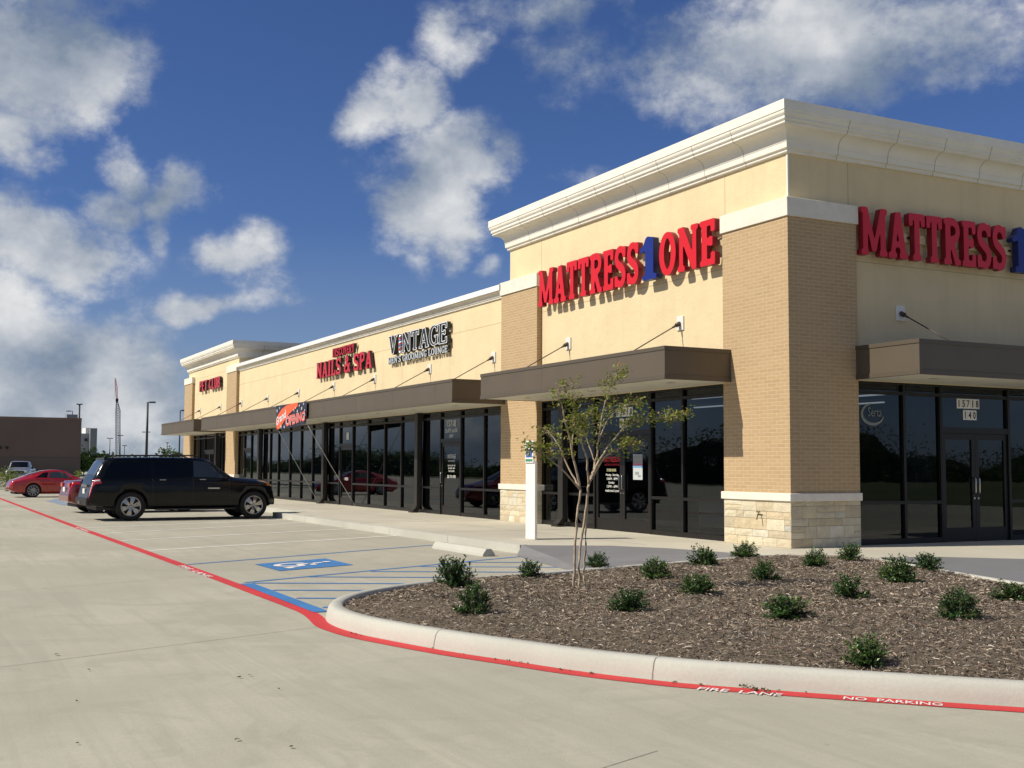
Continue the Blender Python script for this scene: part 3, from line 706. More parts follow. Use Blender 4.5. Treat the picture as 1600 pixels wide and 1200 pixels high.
# canopies
def canopy(axis, a0, a1, out, name='canopy'):
    """axis 'x': along the long front (a0..a1 in x, projecting to y=-out); 'y': on the east side"""
    def bx(u0, u1, d0, d1, z0, z1, mb): 
        if axis == 'x': mb.box(u0, u1, -d1, -d0, z0, z1)
        else: mb.box(d0, d1, u0, u1, z0, z1)
        return mb
    t = .04; Zb, Zt = 3.005, 3.615
    mb = MB()
    bx(a0, a1, out-t, out, Zb+.085, Zt-.075, mb); bx(a0, a0+t, -.1, out-t, Zb+.085, Zt-.075, mb); bx(a1-t, a1, -.1, out-t, Zb+.085, Zt-.075, mb)
    bx(a0+t, a1-t, -.1, out-t, Zt-.10, Zt-.08, mb)
    u = a0+3.05; k0 = len(mb.f)
    while u < a1-.5: bx(u, u+.005, out-.002, out+.0025, Zb+.087, Zt-.077, mb); u += 3.05
    for q in range(k0, len(mb.f)): mb.mi[q] = 1
    c = mb.build(name, [M['fascia'], M['fascia_lip']], B)
    mb = MB(); e = .014
    bx(a0-e, a1+e, out-t, out+e, Zt-.075, Zt, mb); bx(a0-e, a0+t, -.1, out-t, Zt-.075, Zt, mb); bx(a1-t, a1+e, -.1, out-t, Zt-.075, Zt, mb)
    bx(a0-e, a1+e, out-t, out+e, Zb, Zb+.085, mb); bx(a0-e, a0+t, -.1, out-t, Zb, Zb+.085, mb); bx(a1-t, a1+e, -.1, out-t, Zb, Zb+.085, mb)
    l = mb.build('fascia_trim', M['fascia_lip'], c); bevel_mesh(l, .004, 1)
    bx_ = bx(a0+t, a1-t, -.30, out-t, Zb+.01, Zb+.03, MB()).build('soffit', M['soffit'], c)
    mb = MB(); u = a0+1.0
    while u < a1-.5:
        bx(u, u+.006, out+.0005, out+.003, Zb+.088, Zt-.078, mb) if False else None
        bx(u, u+.18, out*.5, out*.5+.09, Zb+.003, Zb+.0098, MB()).build('soffit_vent', M['joint'], c); u += 2.9
    return c
canopy('x', -9.35, -1.64, 1.50); canopy('x', -39.55, -11.02, 1.50); canopy('x', -49.3, -41.25, 1.50); canopy('y', 1.56, 9.7, 1.50)
# tie rods with wall plates
def bracket(x, axis='x', z=4.31, lower=None):
    mb = MB(); s = .115
    mb.box(x-s, x+s, WY-.03, WY, z-s-.03, z+s+.03); p = mb.build('wall_plate', M['plate'])
    bevel_mesh(p, .006, 1)
    mb = MB()
    a = Vector((x, WY-.03, z)); b = Vector((x, -1.18, 3.60))
    d = (b-a).normalized()
    mb.tube([a-Vector((0, 0, 0)), a+d*.10], [.045, .045], 8); mb.tube([a+d*.08, a+d*.20], [.032, .018], 8); mb.tube([a+d*.18, b], .0125, 6)
    mb.tube([b-d*.14, b], [.016, .026], 6)
    r_ = mb.build('tie_rod', M['rod'], p)
    mb = MB(); mb.tube([(x+.02, WY-.002, z-s-.03), (x+.015, WY-.002, z-s-.18), (x+.03, WY-.002, z-s-.42)], [.008, .006, .004], 4); mb.build('rust_drip', M['fascia_lip'], p) if False else None
    if axis == 'y': p.matrix_world = Matrix.Translation((0, 0, 0)) @ Matrix.Rotation(R(90), 4, 'Z')
    p.parent = B
    return p
for x in (-7.95, -3.42, -11.94, -16.26, -20.92, -25.17, -29.54, -34.04, -38.6, -42.72, -47.3): bracket(x)
for y in (2.80, 7.6): bracket(y, 'y')
# storefront windows and doors
def frame_bar(mb, axis, u0, u1, g, z0, z1, d=.055):
    if axis == 'x': mb.box(u0, u1, g-d, g+d, z0, z1)
    else: mb.box(g-d, g+d, u0, u1, z0, z1)
def pane(mb, axis, u0, u1, g, z0, z1):
    if axis == 'x': mb.add([(u0, g, z0), (u1, g, z0), (u1, g, z1), (u0, g, z1)], [(0, 1, 2, 3)])
    else: mb.add([(g, u0, z0), (g, u1, z0), (g, u1, z1), (g, u0, z1)], [(0, 1, 2, 3)])
SILL, HEAD = (.735, .795), (2.77, 2.83)
def window(axis, u0, u1, g, lo=.0):
    m = .029; mb = MB()
    frame_bar(mb, axis, u0, u0+m, g, lo, 3.0); frame_bar(mb, axis, u1-m, u1, g, lo, 3.0)
    for z0, z1 in ((lo, lo+.10), SILL, HEAD, (2.96, 3.0)): frame_bar(mb, axis, u0+m, u1-m, g, z0, z1, .052)
    f = mb.build('window', M['frame'], B); mb = MB()
    for z0, z1 in ((lo+.10, .735), (.795, 2.77), (2.83, 2.96)): pane(mb, axis, u0+m, u1-m, g, z0, z1)
    mb.build('glass', M['glass'], f); return f
def door(axis, u0, u1, g, double):
    m = .035; mb = MB()
    frame_bar(mb, axis, u0, u0+m, g, 0, 3.0, .058); frame_bar(mb, axis, u1-m, u1, g, 0, 3.0, .058)
    for z0, z1 in ((2.08, 2.19), HEAD, (2.96, 3.0)): frame_bar(mb, axis, u0+m, u1-m, g, z0, z1, .054)
    fr = mb.build('transom', M['frame'], B)
    mb = MB(); pane(mb, axis, u0+m, u1-m, g, 2.19, 2.77); pane(mb, axis, u0+m, u1-m, g, 2.83, 2.96); mb.build('glass', M['glass'], fr)
    leaves = [(u0+m+.004, (u0+u1)/2-.003), ((u0+u1)/2+.003, u1-m-.004)] if double else [(u0+m+.004, u1-m-.004)]
    for k, (a, b) in enumerate(leaves):
        st = .095; mb = MB()
        frame_bar(mb, axis, a, a+st, g, .012, 2.075, .024); frame_bar(mb, axis, b-st, b, g, .012, 2.075, .024)
        frame_bar(mb, axis, a+st, b-st, g, .012, .27, .024); frame_bar(mb, axis, a+st, b-st, g, 1.96, 2.075, .024)
        d = mb.build('door', M['frame'], B); mb = MB(); pane(mb, axis, a+st, b-st, g, .27, 1.96); mb.build('glass', M['glass'], d)
        h = b-.05 if (k == 0 and double) else a+.05 if double else a+.05
        s = -1 if axis == 'x' else 1; q = lambda u, o, z: (u, g+s*o, z) if axis == 'x' else (g+s*o, u, z)
        dirn = -1 if h > (a+b)/2 else 1
        mb = MB(); mb.tube([q(h, .024, 1.22), q(h, .07, 1.22), q(h+dirn*.0, .075, 1.20), q(h, .075, .94), q(h, .07, .92), q(h, .024, .92)], .011, 6)
        mb.tube([q(h, .02, .83), q(h, .04, .83)], .02, 8)
        mb.build('handle', M['steel'], d)
G1 = .20
for u0, u1 in ((-9.29, -8.24), (-8.24, -6.83), (-4.55, -3.42), (-3.42, -1.87)): window('x', u0, u1, G1)
door('x', -6.83, -4.55, G1, True)
mid = [-11.25, -12.56, -14.05]
for a, b in zip(mid[1:], mid[:-1]): window('x', a, b, G1)
door('x', -15.48, -14.05, G1, False)
seq = [-15.48, -17.1, -18.55, -20.02, -21.55, -23.1]
for a, b in zip(seq[1:], seq[:-1]): window('x', a, b, G1)
door('x', -24.5, -23.1, G1, False)
seq = [-24.5, -26.1, -27.7, -29.21, -30.73, -32.4, -33.65, -35.2, -36.78]
for a, b in zip(seq[1:], seq[:-1]): window('x', a, b, G1)
door('x', -38.04, -36.78, G1, False); window('x', -39.1, -38.04, G1)
seq = [-41.0, -42.26, -44.04]
for a, b in zip(seq[1:], seq[:-1]): window('x', a, b, G1)
door('x', -46.2, -44.04, G1, True); window('x', -47.42, -46.2, G1); window('x', -48.82, -47.42, G1)
G2 = -.20
for u0, u1 in ((1.61, 2.88), (2.88, 3.83), (5.70, 6.9), (6.9, 8.3), (8.3, 9.65)): window('y', u0, u1, G2)
door('y', 3.83, 5.70, G2, True)
# downspouts with kicked-out shoes
def downspout(x):
    mb = MB(); w, d = .115, .075; y = G1-.055-.01-d
    mb.box(x-w, x+w, y-d, y+d, .20, 3.0)
    mb.add([(x-w, y-d, .20), (x+w, y-d, .20), (x+w, y+d, .20), (x-w, y+d, .20), (x-w, y-d-.12, .07), (x+w, y-d-.12, .07), (x+w, y+d-.11, .03), (x-w, y+d-.11, .03)],
           [(0, 1, 5, 4), (1, 2, 6, 5), (2, 3, 7, 6), (3, 0, 4, 7), (4, 5, 6, 7)])
    mb.box(x-w-.03, x+w+.05, y-d-.17, y+d-.09, .002, .03); mb.box(x-w-.015, x+w+.015, y-d-.012, y+d+.0, .19, .22)
    o = mb.build('downspout', M['spout'], B); bevel_mesh(o, .008, 1)
for x in (-8.1, -16.95, -25.95, -35.0, -43.1): downspout(x)
# hose bib on the corner pillar's stone base
mb = MB(); hx, hz = -.79, .56
mb.tube([(hx, -.01, hz), (hx, -.09, hz)], .013, 8); mb.tube([(hx-.045, -.075, hz+.05), (hx+.045, -.075, hz+.05)], .012, 6); mb.tube([(hx, -.07, hz), (hx, -.075, hz+.055)], .009, 6); mb.tube([(hx, -.08, hz+.005), (hx+.015, -.12, hz-.05), (hx+.02, -.12, hz-.09)], [.016, .014, .012], 6)
mb.build('hose_bib', simple('weathered_brass', (.20, .17, .07), .5, .7), B)
# lit tubes on the first shop's ceiling
for x, y in ((-8.2, 2.0), (-5.0, 2.0), (-2.6, 2.2), (-8.2, 4.4), (-5.0, 4.4), (-2.6, 4.4), (-5, 6.6), (-8, 6.6)):
    MB().box(x-.6, x+.6, y-.04, y+.04, 2.93, 2.96).build('ceiling_tube', M['tube'], B)
# ------------------------------------------------------------------ channel letters from distance fields
def seg_d(P, a, b, r0, r1=None):
    a = np.array(a, float); b = np.array(b, float); r1 = r0 if r1 is None else r1
    ab = b-a; t = np.clip(((P-a)@ab)/max(ab@ab, 1e-9), 0, 1); d = np.hypot(*(P-a-t[..., None]*ab).transpose(2, 0, 1)); return d-(r0+(r1-r0)*t)
def box_d(P, a, b, h):
    """flat-ended bar"""
    a = np.array(a, float); b = np.array(b, float); c = (a+b)/2; u = b-a; L = np.hypot(*u); u = u/L; n = np.array((-u[1], u[0])); q = P-c
    dx = np.abs(q@u)-L/2; dy = np.abs(q@n)-h; return np.hypot(np.maximum(dx, 0), np.maximum(dy, 0))+np.minimum(np.maximum(dx, dy), 0)
def arc_pts(cx, cy, rx, ry, a0, a1, n=14): return [(cx+rx*math.cos(R(t)), cy+ry*math.sin(R(t))) for t in np.linspace(a0, a1, n)]
def poly_d(P, pts, r):
    d = None
    for i in range(len(pts)-1):
        r0 = r[i] if isinstance(r, list) else r; r1 = r[i+1] if isinstance(r, list) else r
        e = seg_d(P, pts[i], pts[i+1], r0, r1); d = e if d is None else np.minimum(d, e)
    return d
def glyph(ch, P, w, t, h, s, sh):
    """signed distance of a slab-serif capital in the box w x 1; t,h half widths of stems and bars, s serif reach, sh serif half height"""
    D = []
    def stem(x, y0=0, y1=1, bl=1, br=1, tl=1, tr=1, tt=None):
        tt = tt or t; D.append(box_d(P, (x, y0), (x, y1), tt))
        if s:
            if y0 == 0: D.append(box_d(P, (x-tt-s*bl, sh), (x+tt+s*br, sh), sh))
            if y1 == 1: D.append(box_d(P, (x-tt-s*tl, 1-sh), (x+tt+s*tr, 1-sh), sh))
    bar = lambda x0, x1, y, hh=None: D.append(box_d(P, (x0, y), (x1, y), hh or h))
    dg = lambda a, b, r=None: D.append(box_d(P, a, b, r or t))
    L_, R_ = t+s, w-t-s
    tick = lambda x, y0, y1: D.append(box_d(P, (x, y0), (x, y1), h*1.0+.012)) if s else None
    if ch in 'EFLPRBDI1TNMHUVYAKI':
        if ch == 'I': stem(w/2)
        elif ch == 'L': stem(L_); bar(L_, w-h*.3, h); tick(w-h-.01, .0, .30)
        elif ch == 'E': stem(L_); bar(L_, w-.02, h); bar(L_, w-.02, 1-h); bar(L_, w*.72, .52); tick(w-h-.01, 0, .27); tick(w-h-.01, .73, 1); tick(w*.72, .42, .62)
        elif ch == 'T': stem(w/2, tl=0, tr=0); bar(0, w, 1-h); tick(h+.01, .74, 1); tick(w-h-.01, .74, 1)
        elif ch == 'P': stem(L_, tr=0); D.append(poly_d(P, [(L_, 1-h)]+arc_pts(w*.56, .73, w*.44-t*.9, .27-h, 90, -90)+[(L_, .46)], h*.9+t*.25))
        elif ch == 'R': stem(L_, tr=0, br=.6); D.append(poly_d(P, [(L_, 1-h)]+arc_pts(w*.54, .74, w*.44-t*.9, .26-h, 90, -90)+[(L_, .48)], h*.9+t*.25)); dg((w*.48, .48), (w-t-s*.5, .03), t*.9); D.append(box_d(P, (w-t*1.6-s, sh), (w, sh), sh)) if s else None
        elif ch == 'B': stem(L_, tr=0, br=0); D.append(poly_d(P, [(L_, 1-h)]+arc_pts(w*.52, .755, w*.40-t*.8, .245-h, 90, -90)+[(L_, .51)], h*.9+t*.2)); D.append(poly_d(P, [(L_, .51)]+arc_pts(w*.54, .265, w*.45-t*.9, .265-h, 90, -90)+[(L_, h)], h*.9+t*.2))
        elif ch == 'D': stem(L_, tr=0, br=0); D.append(poly_d(P, [(L_, 1-h)]+arc_pts(w*.45, .5, w*.55-t, .5-h, 90, -90, 20)+[(L_, h)], h*.6+t*.45))
        elif ch == '1': stem(w*.58, tl=0, tr=0, tt=t*1.15); D.append(poly_d(P, [(w*.50, .94), (w*.30, .80), (w*.10, .74)], [t*.8, t*.5, t*.45]))
        elif ch == 'N': stem(L_*.9, tr=0, tt=t*.75); stem(w-L_*.9, bl=0, br=0, tt=t*.75); dg((L_*.9, .97), (w-L_*.9, .03))
        elif ch == 'M': stem(L_*.9, tr=0, tt=t*.85, br=.5); stem(w-L_*.9, tl=0, tt=t*.95, bl=.5); dg((L_, .97), (w/2, .10), t*.8); dg((w-L_, .97), (w/2, .10), t*.65)
        elif ch == 'U': stem(L_, .3); stem(w-L_, .3); D.append(poly_d(P, arc_pts(w/2, .32, w/2-L_, .32-h, 180, 360), t*.9))
        elif ch == 'V': dg((L_*.9, 1), (w/2, .04)); dg((w-L_*.9, 1), (w/2, .04), t*.7); [D.append(box_d(P, (x-t-s, 1-sh), (x+t+s, 1-sh), sh)) for x in (L_*.9, w-L_*.9) if s]
        elif ch == 'Y': dg((L_*.9, 1), (w/2, .45)); dg((w-L_*.9, 1), (w/2, .45), t*.75); stem(w/2, 0, .5); [D.append(box_d(P, (x-t-s, 1-sh), (x+t+s, 1-sh), sh)) for x in (L_*.9, w-L_*.9) if s]
        elif ch == 'A': dg((w*.47, .97), (L_*.8, .0), t*.75); dg((w*.5, .97), (w-L_*.8, .0), t*1.05); bar(w*.28, w*.72, .29, h*.9); [D.append(box_d(P, (max(x-t-s, -.02), sh), (min(x+t+s, w+.02), sh), sh)) for x in (L_*.8, w-L_*.8) if s]
    elif ch == 'O': D.append(poly_d(P, arc_pts(w/2, .5, w/2-t, .5-h, 0, 360, 40), [h+(t-h)*abs(math.cos(R(a))) for a in np.linspace(0, 360, 40)]))
    elif ch in 'CG':
        D.append(poly_d(P, arc_pts(w*.54, .5, w*.54-t, .5-h, 48, 312, 32), [h+(t-h)*max(0, -math.cos(R(a))) for a in np.linspace(48, 312, 32)])); tick(w*.88, .68, .98)
        if ch == 'G': D.append(box_d(P, (w*.86, .04), (w*.86, .45), t*.8)); bar(w*.60, w, .44, sh or h)
        else: D.append(seg_d(P, (w*.86, .20), (w*.92, .28), h))
    elif ch == 'S':
        pts = arc_pts(w*.5, .735, w*.5-t*.95, .265-h, 25, 250, 14)+arc_pts(w*.5, .265, w*.5-t*.95, .265-h, 70, -155, 14)
        D.append(poly_d(P, pts, [h+(t-h)*.9*math.sin(math.pi*i/(len(pts)-1)) for i in range(len(pts))])); tick(w*.86, .72, .98); tick(w*.12, .02, .28)
    elif ch == '&':
        D.append(poly_d(P, [(w*.95, .06), (w*.30, .70)]+arc_pts(w*.44, .80, w*.17, .15, 200, -60, 12)+arc_pts(w*.38, .25, w*.32, .22, 110, 290, 12)+[(w*.78, .30), (w*.88, .5)], (t+h)*.5))
    elif ch == "'": D.append(seg_d(P, (w*.5, .95), (w*.4, .72), t*.9, t*.4))
    d = D[0]
    for e in D[1:]: d = np.minimum(d, e)
    return d
def letter_mesh(name, ch, w, H, depth, mats, par, mtx, cell=.035, t=.12, h=.06, s=.05, sh=.05, grow=.0, smooth_k=0, edge=None):
    """contour the field into one solid letter; front face towards local +z"""
    m_ = .08; nx = int((w+2*m_)/cell)+2; ny = int((1+2*m_)/cell)+2
    X, Y = np.meshgrid(-m_+cell*np.arange(nx), -m_+cell*np.arange(ny)); P = np.stack([X, Y], -1)
    d = glyph(ch, P, w, t, h, s, sh)-grow
    if smooth_k:
        for _ in range(smooth_k): d = (d+np.roll(d, 1, 0)+np.roll(d, -1, 0)+np.roll(d, 1, 1)+np.roll(d, -1, 1))/5
    d[0, :] = d[-1, :] = 1; d[:, 0] = d[:, -1] = 1
    verts = []; key = {}; polys = []
    def vid(k, p):
        if k not in key: key[k] = len(verts); verts.append(p)
        return key[k]
    for j in range(ny-1):
        for i in range(nx-1):
            c = [(i, j), (i+1, j), (i+1, j+1), (i, j+1)]; v = [d[q[1], q[0]] for q in c]
            if min(v) >= 0: continue
            poly = []
            for k in range(4):
                a, b = c[k], c[(k+1) % 4]; va, vb = v[k], v[(k+1) % 4]
                if va < 0: poly.append(vid(a, (X[a[1], a[0]], Y[a[1], a[0]])))
                if (va < 0) != (vb < 0):
                    f = min(max(va/(va-vb), .02), .98); poly.append(vid(tuple(sorted((a, b))), (X[a[1], a[0]]+(X[b[1], b[0]]-X[a[1], a[0]])*f, Y[a[1], a[0]]+(Y[b[1], b[0]]-Y[a[1], a[0]])*f)))
            if len(poly) > 2: polys.append(poly)
    ec = {}
    for p in polys:
        for k in range(len(p)):
            e = (p[k], p[(k+1) % len(p)]); ec[tuple(sorted(e))] = ec.get(tuple(sorted(e)), []) + [e]
    mb = MB(); n = len(verts); V = [(x*H, y*H, depth) for x, y in verts]+[(x*H, y*H, 0) for x, y in verts]
    mb.add(V, polys, 0); b = len(mb.v)-len(V)
    for k, es in ec.items():
        if len(es) == 1:
            a, c = es[0]; mb.f.append((b+c, b+a, b+n+a, b+n+c)); mb.mi.append(1); mb.c.append(None); mb.sm.append(False)
    return mb.build(name, mats, par, mtx)
def sign_text(par, body_, x0, x1, z0, z1, y, depth, mats, widths=None, gapf=.10, space=.35, axis='x', name='letter', **kw):
    H = z1-z0; ws = [(widths or {}).get(c, {'M': .95, 'I': .36, '1': .5, ' ': space, "'": .2, 'L': .58, 'E': .62, 'W': 1.1, 'O': .74, 'N': .78, 'A': .74, '&': .72}.get(c, .64)) for c in body_]
    tot = sum(ws)+gapf*(len(body_)-1); k = ((x1-x0)/H)/tot; x = x0
    for c, w in zip(body_, ws):
        if c != ' ':
            if axis == 'x': m_ = Matrix.Translation((x, y, z0)) @ Matrix.Rotation(R(90), 4, 'X')
            else: m_ = Matrix.Translation((y, x, z0)) @ Matrix.Rotation(R(90), 4, 'Z') @ Matrix.Rotation(R(90), 4, 'X')
            m_ = m_ @ Matrix.Diagonal((k, 1, 1, 1))
            letter_mesh(name, c, w, H, depth, mats, par, m_, **kw)
        x += (w+gapf)*k*H
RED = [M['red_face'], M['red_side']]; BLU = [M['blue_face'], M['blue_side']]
big = dict(cell=.022, t=.100, h=.062, s=.070, sh=.055, grow=.006, smooth_k=2)
BW = {'M': 1.0, 'A': .74, 'T': .64, 'R': .70, 'E': .58, 'S': .60, 'O': .72, 'N': .86}
def big_sign(axis, u0, wid, label):
    S = empty('mattress_shop_sign', (0, 0, 0), 0, label, 'sign', 'red and blue mattress shop signs')
    y = WY-.11 if axis == 'x' else -.136+.12
    dep = .125
    a, b, c, d_, e_ = u0
    kw = dict(axis=axis, **big)
    sign_text(S, 'MATTRESS', a, b, 5.30, 6.18, y, dep, RED, BW, .085, **kw)
    sign_text(S, '1', c+.04, d_-.06, 5.30, 6.17, y, dep+.02, BLU, {'1': .62}, .06, axis=axis, cell=.024, t=.125, h=.07, s=.11, sh=.055, grow=.006, smooth_k=1)
    sign_text(S, 'ONE', d_+.02, e_, 5.30, 6.18, y, dep, RED, BW, .085, **kw)
    mb = MB()
    if axis == 'x': mb.box(a+.15, e_+.06, WY-.06, WY-.002, 5.66, 5.82)
    else: mb.box(-.134, -.06, a+.15, e_-.15, 5.66, 5.82)
    mb.build('raceway', M['seam'] if axis == 'x' else M['stucco'], S)
    mb = MB()
    for k in range(7):
        u = a+.4+(e_-a-.8)*k/6
        if axis == 'x': mb.box(u-.02, u+.02, WY-.11, WY-.06, 5.72, 5.76)
        else: mb.box(-.06, -.016, u-.02, u+.02, 5.72, 5.76)
    mb.build('mount', M['black'], S)
    return S
big_sign('x', (-9.04, -4.62, -4.58, -3.86, -1.98), 0, 'red and blue mattress shop sign in full sun on the long front wall')
big_sign('y', (1.64, 5.44, 5.56, 6.14, 7.95), 0, 'red and blue mattress shop sign in shade on the wall right of the corner pillar')
sm = dict(cell=.034, t=.095, h=.045, s=.05, sh=.035)
DR = [M['dred_face'], M['dk_side']]
S = empty('nail_salon_sign', (0, 0, 0), 0, 'red nails and spa letters with a smaller word above on the cream wall', 'sign')
sign_text(S, 'DISCOVERY', -24.95, -22.6, 5.35, 5.66, WY-.05, .11, DR, None, .12, cell=.045, t=.085, h=.05, s=.04, sh=.035, grow=.01)
sign_text(S, 'NAILS & SPA', -26.8, -20.86, 4.69, 5.27, WY-.05, .11, DR, None, .10, .30, cell=.034, t=.10, h=.05, s=.05, sh=.035, grow=.012)
S2 = empty('barber_shop_sign', (0, 0, 0), 0, 'white outlined black vintage letters with a striped barber pole for the letter i', 'sign')
WH = [M['w_face'], M['dk_side']]; BK = [M['dk_side'], M['dk_side']]
vw = {'V': .80, 'N': .80, 'T': .66, 'A': .80, 'G': .74, 'E': .64, ' ': .36, 'I': .36}
for mats, dep, gr in ((WH, .12, .030), (BK, .127, -.012)):
    sign_text(S2, 'V NTAGE', -19.25, -14.68, 4.96, 5.55, WY-.05, dep, mats, vw, .07, .30, cell=.028, t=.085, h=.04, s=.06, sh=.03, grow=gr)
for mats, dep, gr in (([M['grayface'], M['dk_side']], .09, .012),):
    sign_text(S2, "MEN'S GROOMING LOUNGE", -19.4, -14.72, 4.68, 4.88, WY-.04, dep, mats, None, .10, .30, cell=.05, t=.085, h=.05, s=.05, sh=.035, grow=gr)
px_ = -18.30; mb = MB(); mb.tube([(px_, WY-.12, 4.99), (px_, WY-.12, 5.44)], .085, 14); P_ = mb.build('barber_pole', M['w_face'], S2)
for cmat, ph in ((M['rdecal'], 0), (M['bdecal'], .11)):
    mb = MB()
    for k in range(3):
        z0 = 4.99+ph*.9+k*.16; n_ = 8; vs = []
        for i in range(n_+1):
            a = math.pi+math.pi*i/n_
            for dz_ in (0, .05): vs.append((px_+.0875*math.cos(a), WY-.12+.0875*math.sin(a), min(z0+.10*i/n_+dz_, 5.43)))
        mb.add(vs, [(2*i, 2*i+2, 2*i+3, 2*i+1) for i in range(n_)])
    mb.build('stripe', cmat, P_)
mb = MB(); mb.tube([(px_, WY-.12, 5.44), (px_, WY-.12, 5.50), (px_, WY-.12, 5.55)], [.10, .08, .03], 12); mb.tube([(px_, WY-.12, 4.94), (px_, WY-.12, 4.99)], [.07, .10], 12); mb.build('pole_end', M['steel'], P_)
S3 = empty('pet_shop_sign', (0, 0, 0), 0, 'small red pet club letters high on the farthest tower', 'sign')
sign_text(S3, 'PET CLUB', -46.95, -42.3, 5.28, 5.82, WY-.05, .12, DR, None, .12, .30, cell=.045, t=.12, h=.06, s=.0, sh=.0, grow=.01)

# ---- banner hung from the canopy
Bn = empty('opening_banner', (0, 0, 0), 0, 'grand opening banner in orange and navy hanging from the long canopy', 'banner')
c4 = [(-26.55, 2.70), (-22.95, 2.82), (-22.95, 3.60), (-26.78, 3.61)]; by = -1.56
def bmap(u, v, d=0): # u 0..1, v 0..1, slight billow
    x = (c4[0][0]*(1-u)+c4[1][0]*u)*(1-v)+(c4[3][0]*(1-u)+c4[2][0]*u)*v; z = (c4[0][1]*(1-u)+c4[1][1]*u)*(1-v)+(c4[3][1]*(1-u)+c4[2][1]*u)*v
    return (x, by-.03*math.sin(u*9)*(1-v)-.02-d, z)
def bsheet(poly, d, mat, name, par):
    mb = MB(); mb.add([bmap(u, v, d) for u, v in poly], [tuple(range(len(poly)))]); return mb.build(name, mat, par)
mb = MB(); nu, nv = 24, 6; vs = [bmap(i/nu, j/nv, 0) for j in range(nv+1) for i in range(nu+1)]+[bmap(i/nu, j/nv, -.004) for j in range(nv+1) for i in range(nu+1)]
mb.add(vs, [(j*(nu+1)+i, j*(nu+1)+i+1, (j+1)*(nu+1)+i+1, (j+1)*(nu+1)+i) for j in range(nv) for i in range(nu)], 0, None, True)
N_ = (nu+1)*(nv+1); mb.add(vs[N_:], [(j*(nu+1)+i, (j+1)*(nu+1)+i, (j+1)*(nu+1)+i+1, j*(nu+1)+i+1) for j in range(nv) for i in range(nu)], 0, None, True)
cloth = mb.build('cloth', simple('banner_navy', (.020, .022, .045), .6), Bn)
orange = simple('banner_orange', (.85, .12, .04), .6); coral = simple('banner_coral', (.72, .14, .12), .6)
mb = MB(); top = [(0.00, .38), (.10, .62), (.22, .82), (.38, .95), (.55, .99), (.74, .99)]; bot = [(.02, .02), (.14, .04), (.30, .32), (.44, .56), (.58, .70), (.74, .84)]
mb.add([bmap(u, v, .02) for u, v in top]+[bmap(u, v, .02) for u, v in bot], [(i, 6+i, 7+i, i+1) for i in range(5)]); mb.build('swash', orange, cloth)
def btext(body, u0, v0, u1, v1, ang, mat, nm, off, wid, d):
    m_ = Matrix.Translation((0, 0, 0)); t = text(nm, body, 1, mat, cloth, None, .0, wid, 'CENTER', off, None)
    hy = max(abs(q_.co.y) for q_ in t.data.vertices)
    for vtx in t.data.vertices:
        x, y = vtx.co.x, vtx.co.y; hx = wid/2
        u = (u0+u1)/2+x/wid*(u1-u0); v = (v0+v1)/2+y/hy*(v1-v0)/2+(x/wid)*ang; q = bmap(u, v, d); vtx.co = q
    return t
btext('Grand', .02, .30, .36, .64, .30, M['w_face'], 'lettering', .02, 1.0, .03)
btext('OPENING', .34, .10, .985, .54, .08, M['w_face'], 'lettering', .06, 1.6, .028)
btext('OPENING', .34, .10, .985, .54, .08, coral, 'lettering', .025, 1.6, .036)
mb = MB()
for u, v, r_ in ((.74, .62, .05), (.80, .86, .04), (.88, .72, .05), (.93, .90, .035), (.68, .78, .035), (.62, .70, .04), (.07, .78, .05), (.16, .88, .035), (.20, .10, .05), (.30, .06, .04), (.97, .62, .03)):
    pts = [(u+r_*(.42 if k % 2 else 1)*.40*math.sin(k*math.pi/5), v+r_*2*(.42 if k % 2 else 1)*math.cos(k*math.pi/5)) for k in range(10)]
    mb.add([bmap(u, v, .03)]+[bmap(a, b, .03) for a, b in pts], [(0, 1+k, 1+(k+1) % 10) for k in range(10)])
mb.build('star', M['w_face'], cloth)
for a, b in (((-26.5, by, 2.72), (-26.44, .03, .01)), ((-22.96, by, 2.83), (-22.58, .10, .01)), ((-26.78, by, 3.6), (-27.6, -1.45, 3.66))):
    mb = MB(); a = Vector(a); b = Vector(b); pts = [a.lerp(b, k/10)-Vector((0, 0, .03*math.sin(math.pi*k/10))) for k in range(11)]; mb.tube(pts, .011, 5); mb.build('rope', simple('white_rope', (.45, .44, .41), .8), Bn)

# ---- writing on glass
M['pinkdecal'] = simple('pink_print', (.55, .12, .22), .6); M['skydecal'] = simple('light_blue_print', (.15, .35, .55), .6); M['midgrey'] = simple('grey_print', (.26, .27, .27), .6)
def sticker_group(name, label, cat, items, par=None):
    E_ = empty(name, (0, 0, 0), 0, label, cat)
    for it in items: it(E_)
    return E_
def T(body, x, z, w, h=None, mat='decal', axis='x', off=.0, g=None):
    def f(p):
        m_ = face_south(x, (G1 if g is None else g)-.012, z) if axis == 'x' else face_east(G2+.012, x, z)
        return text('lettering', body, 1, M[mat], p, m_, .0006, w, 'CENTER', off, h)
    return f
def plate_(x, z, w, h, mat='decal', axis='x', d=.006, name='panel'):
    def f(p):
        if axis == 'x': return MB().box(x-w/2, x+w/2, G1-d-.004, G1-d, z-h/2, z+h/2).build(name, M[mat], p)
        return MB().box(G2+d, G2+d+.004, x-w/2, x+w/2, z-h/2, z+h/2).build(name, M[mat], p)
    return f
def digits(body, x, z, h, axis='x', dark='black'):
    def f(p):
        n = len(body); w = h*.62
        for k, c in enumerate(body):
            u = x+(k-(n-1)/2)*w*1.06
            plate_(u, z, w, h, 'decal', axis)(p); T(c, u, z, w*.62 if c != '1' else w*.22, h*.72, dark, axis, .02)(p)
    return f
sticker_group('address_numbers', 'white address digit plates on glass above the sunny front double door', 'address number', [digits('15718', -5.62, 2.60, .20), digits('140', -5.62, 2.36, .20)])
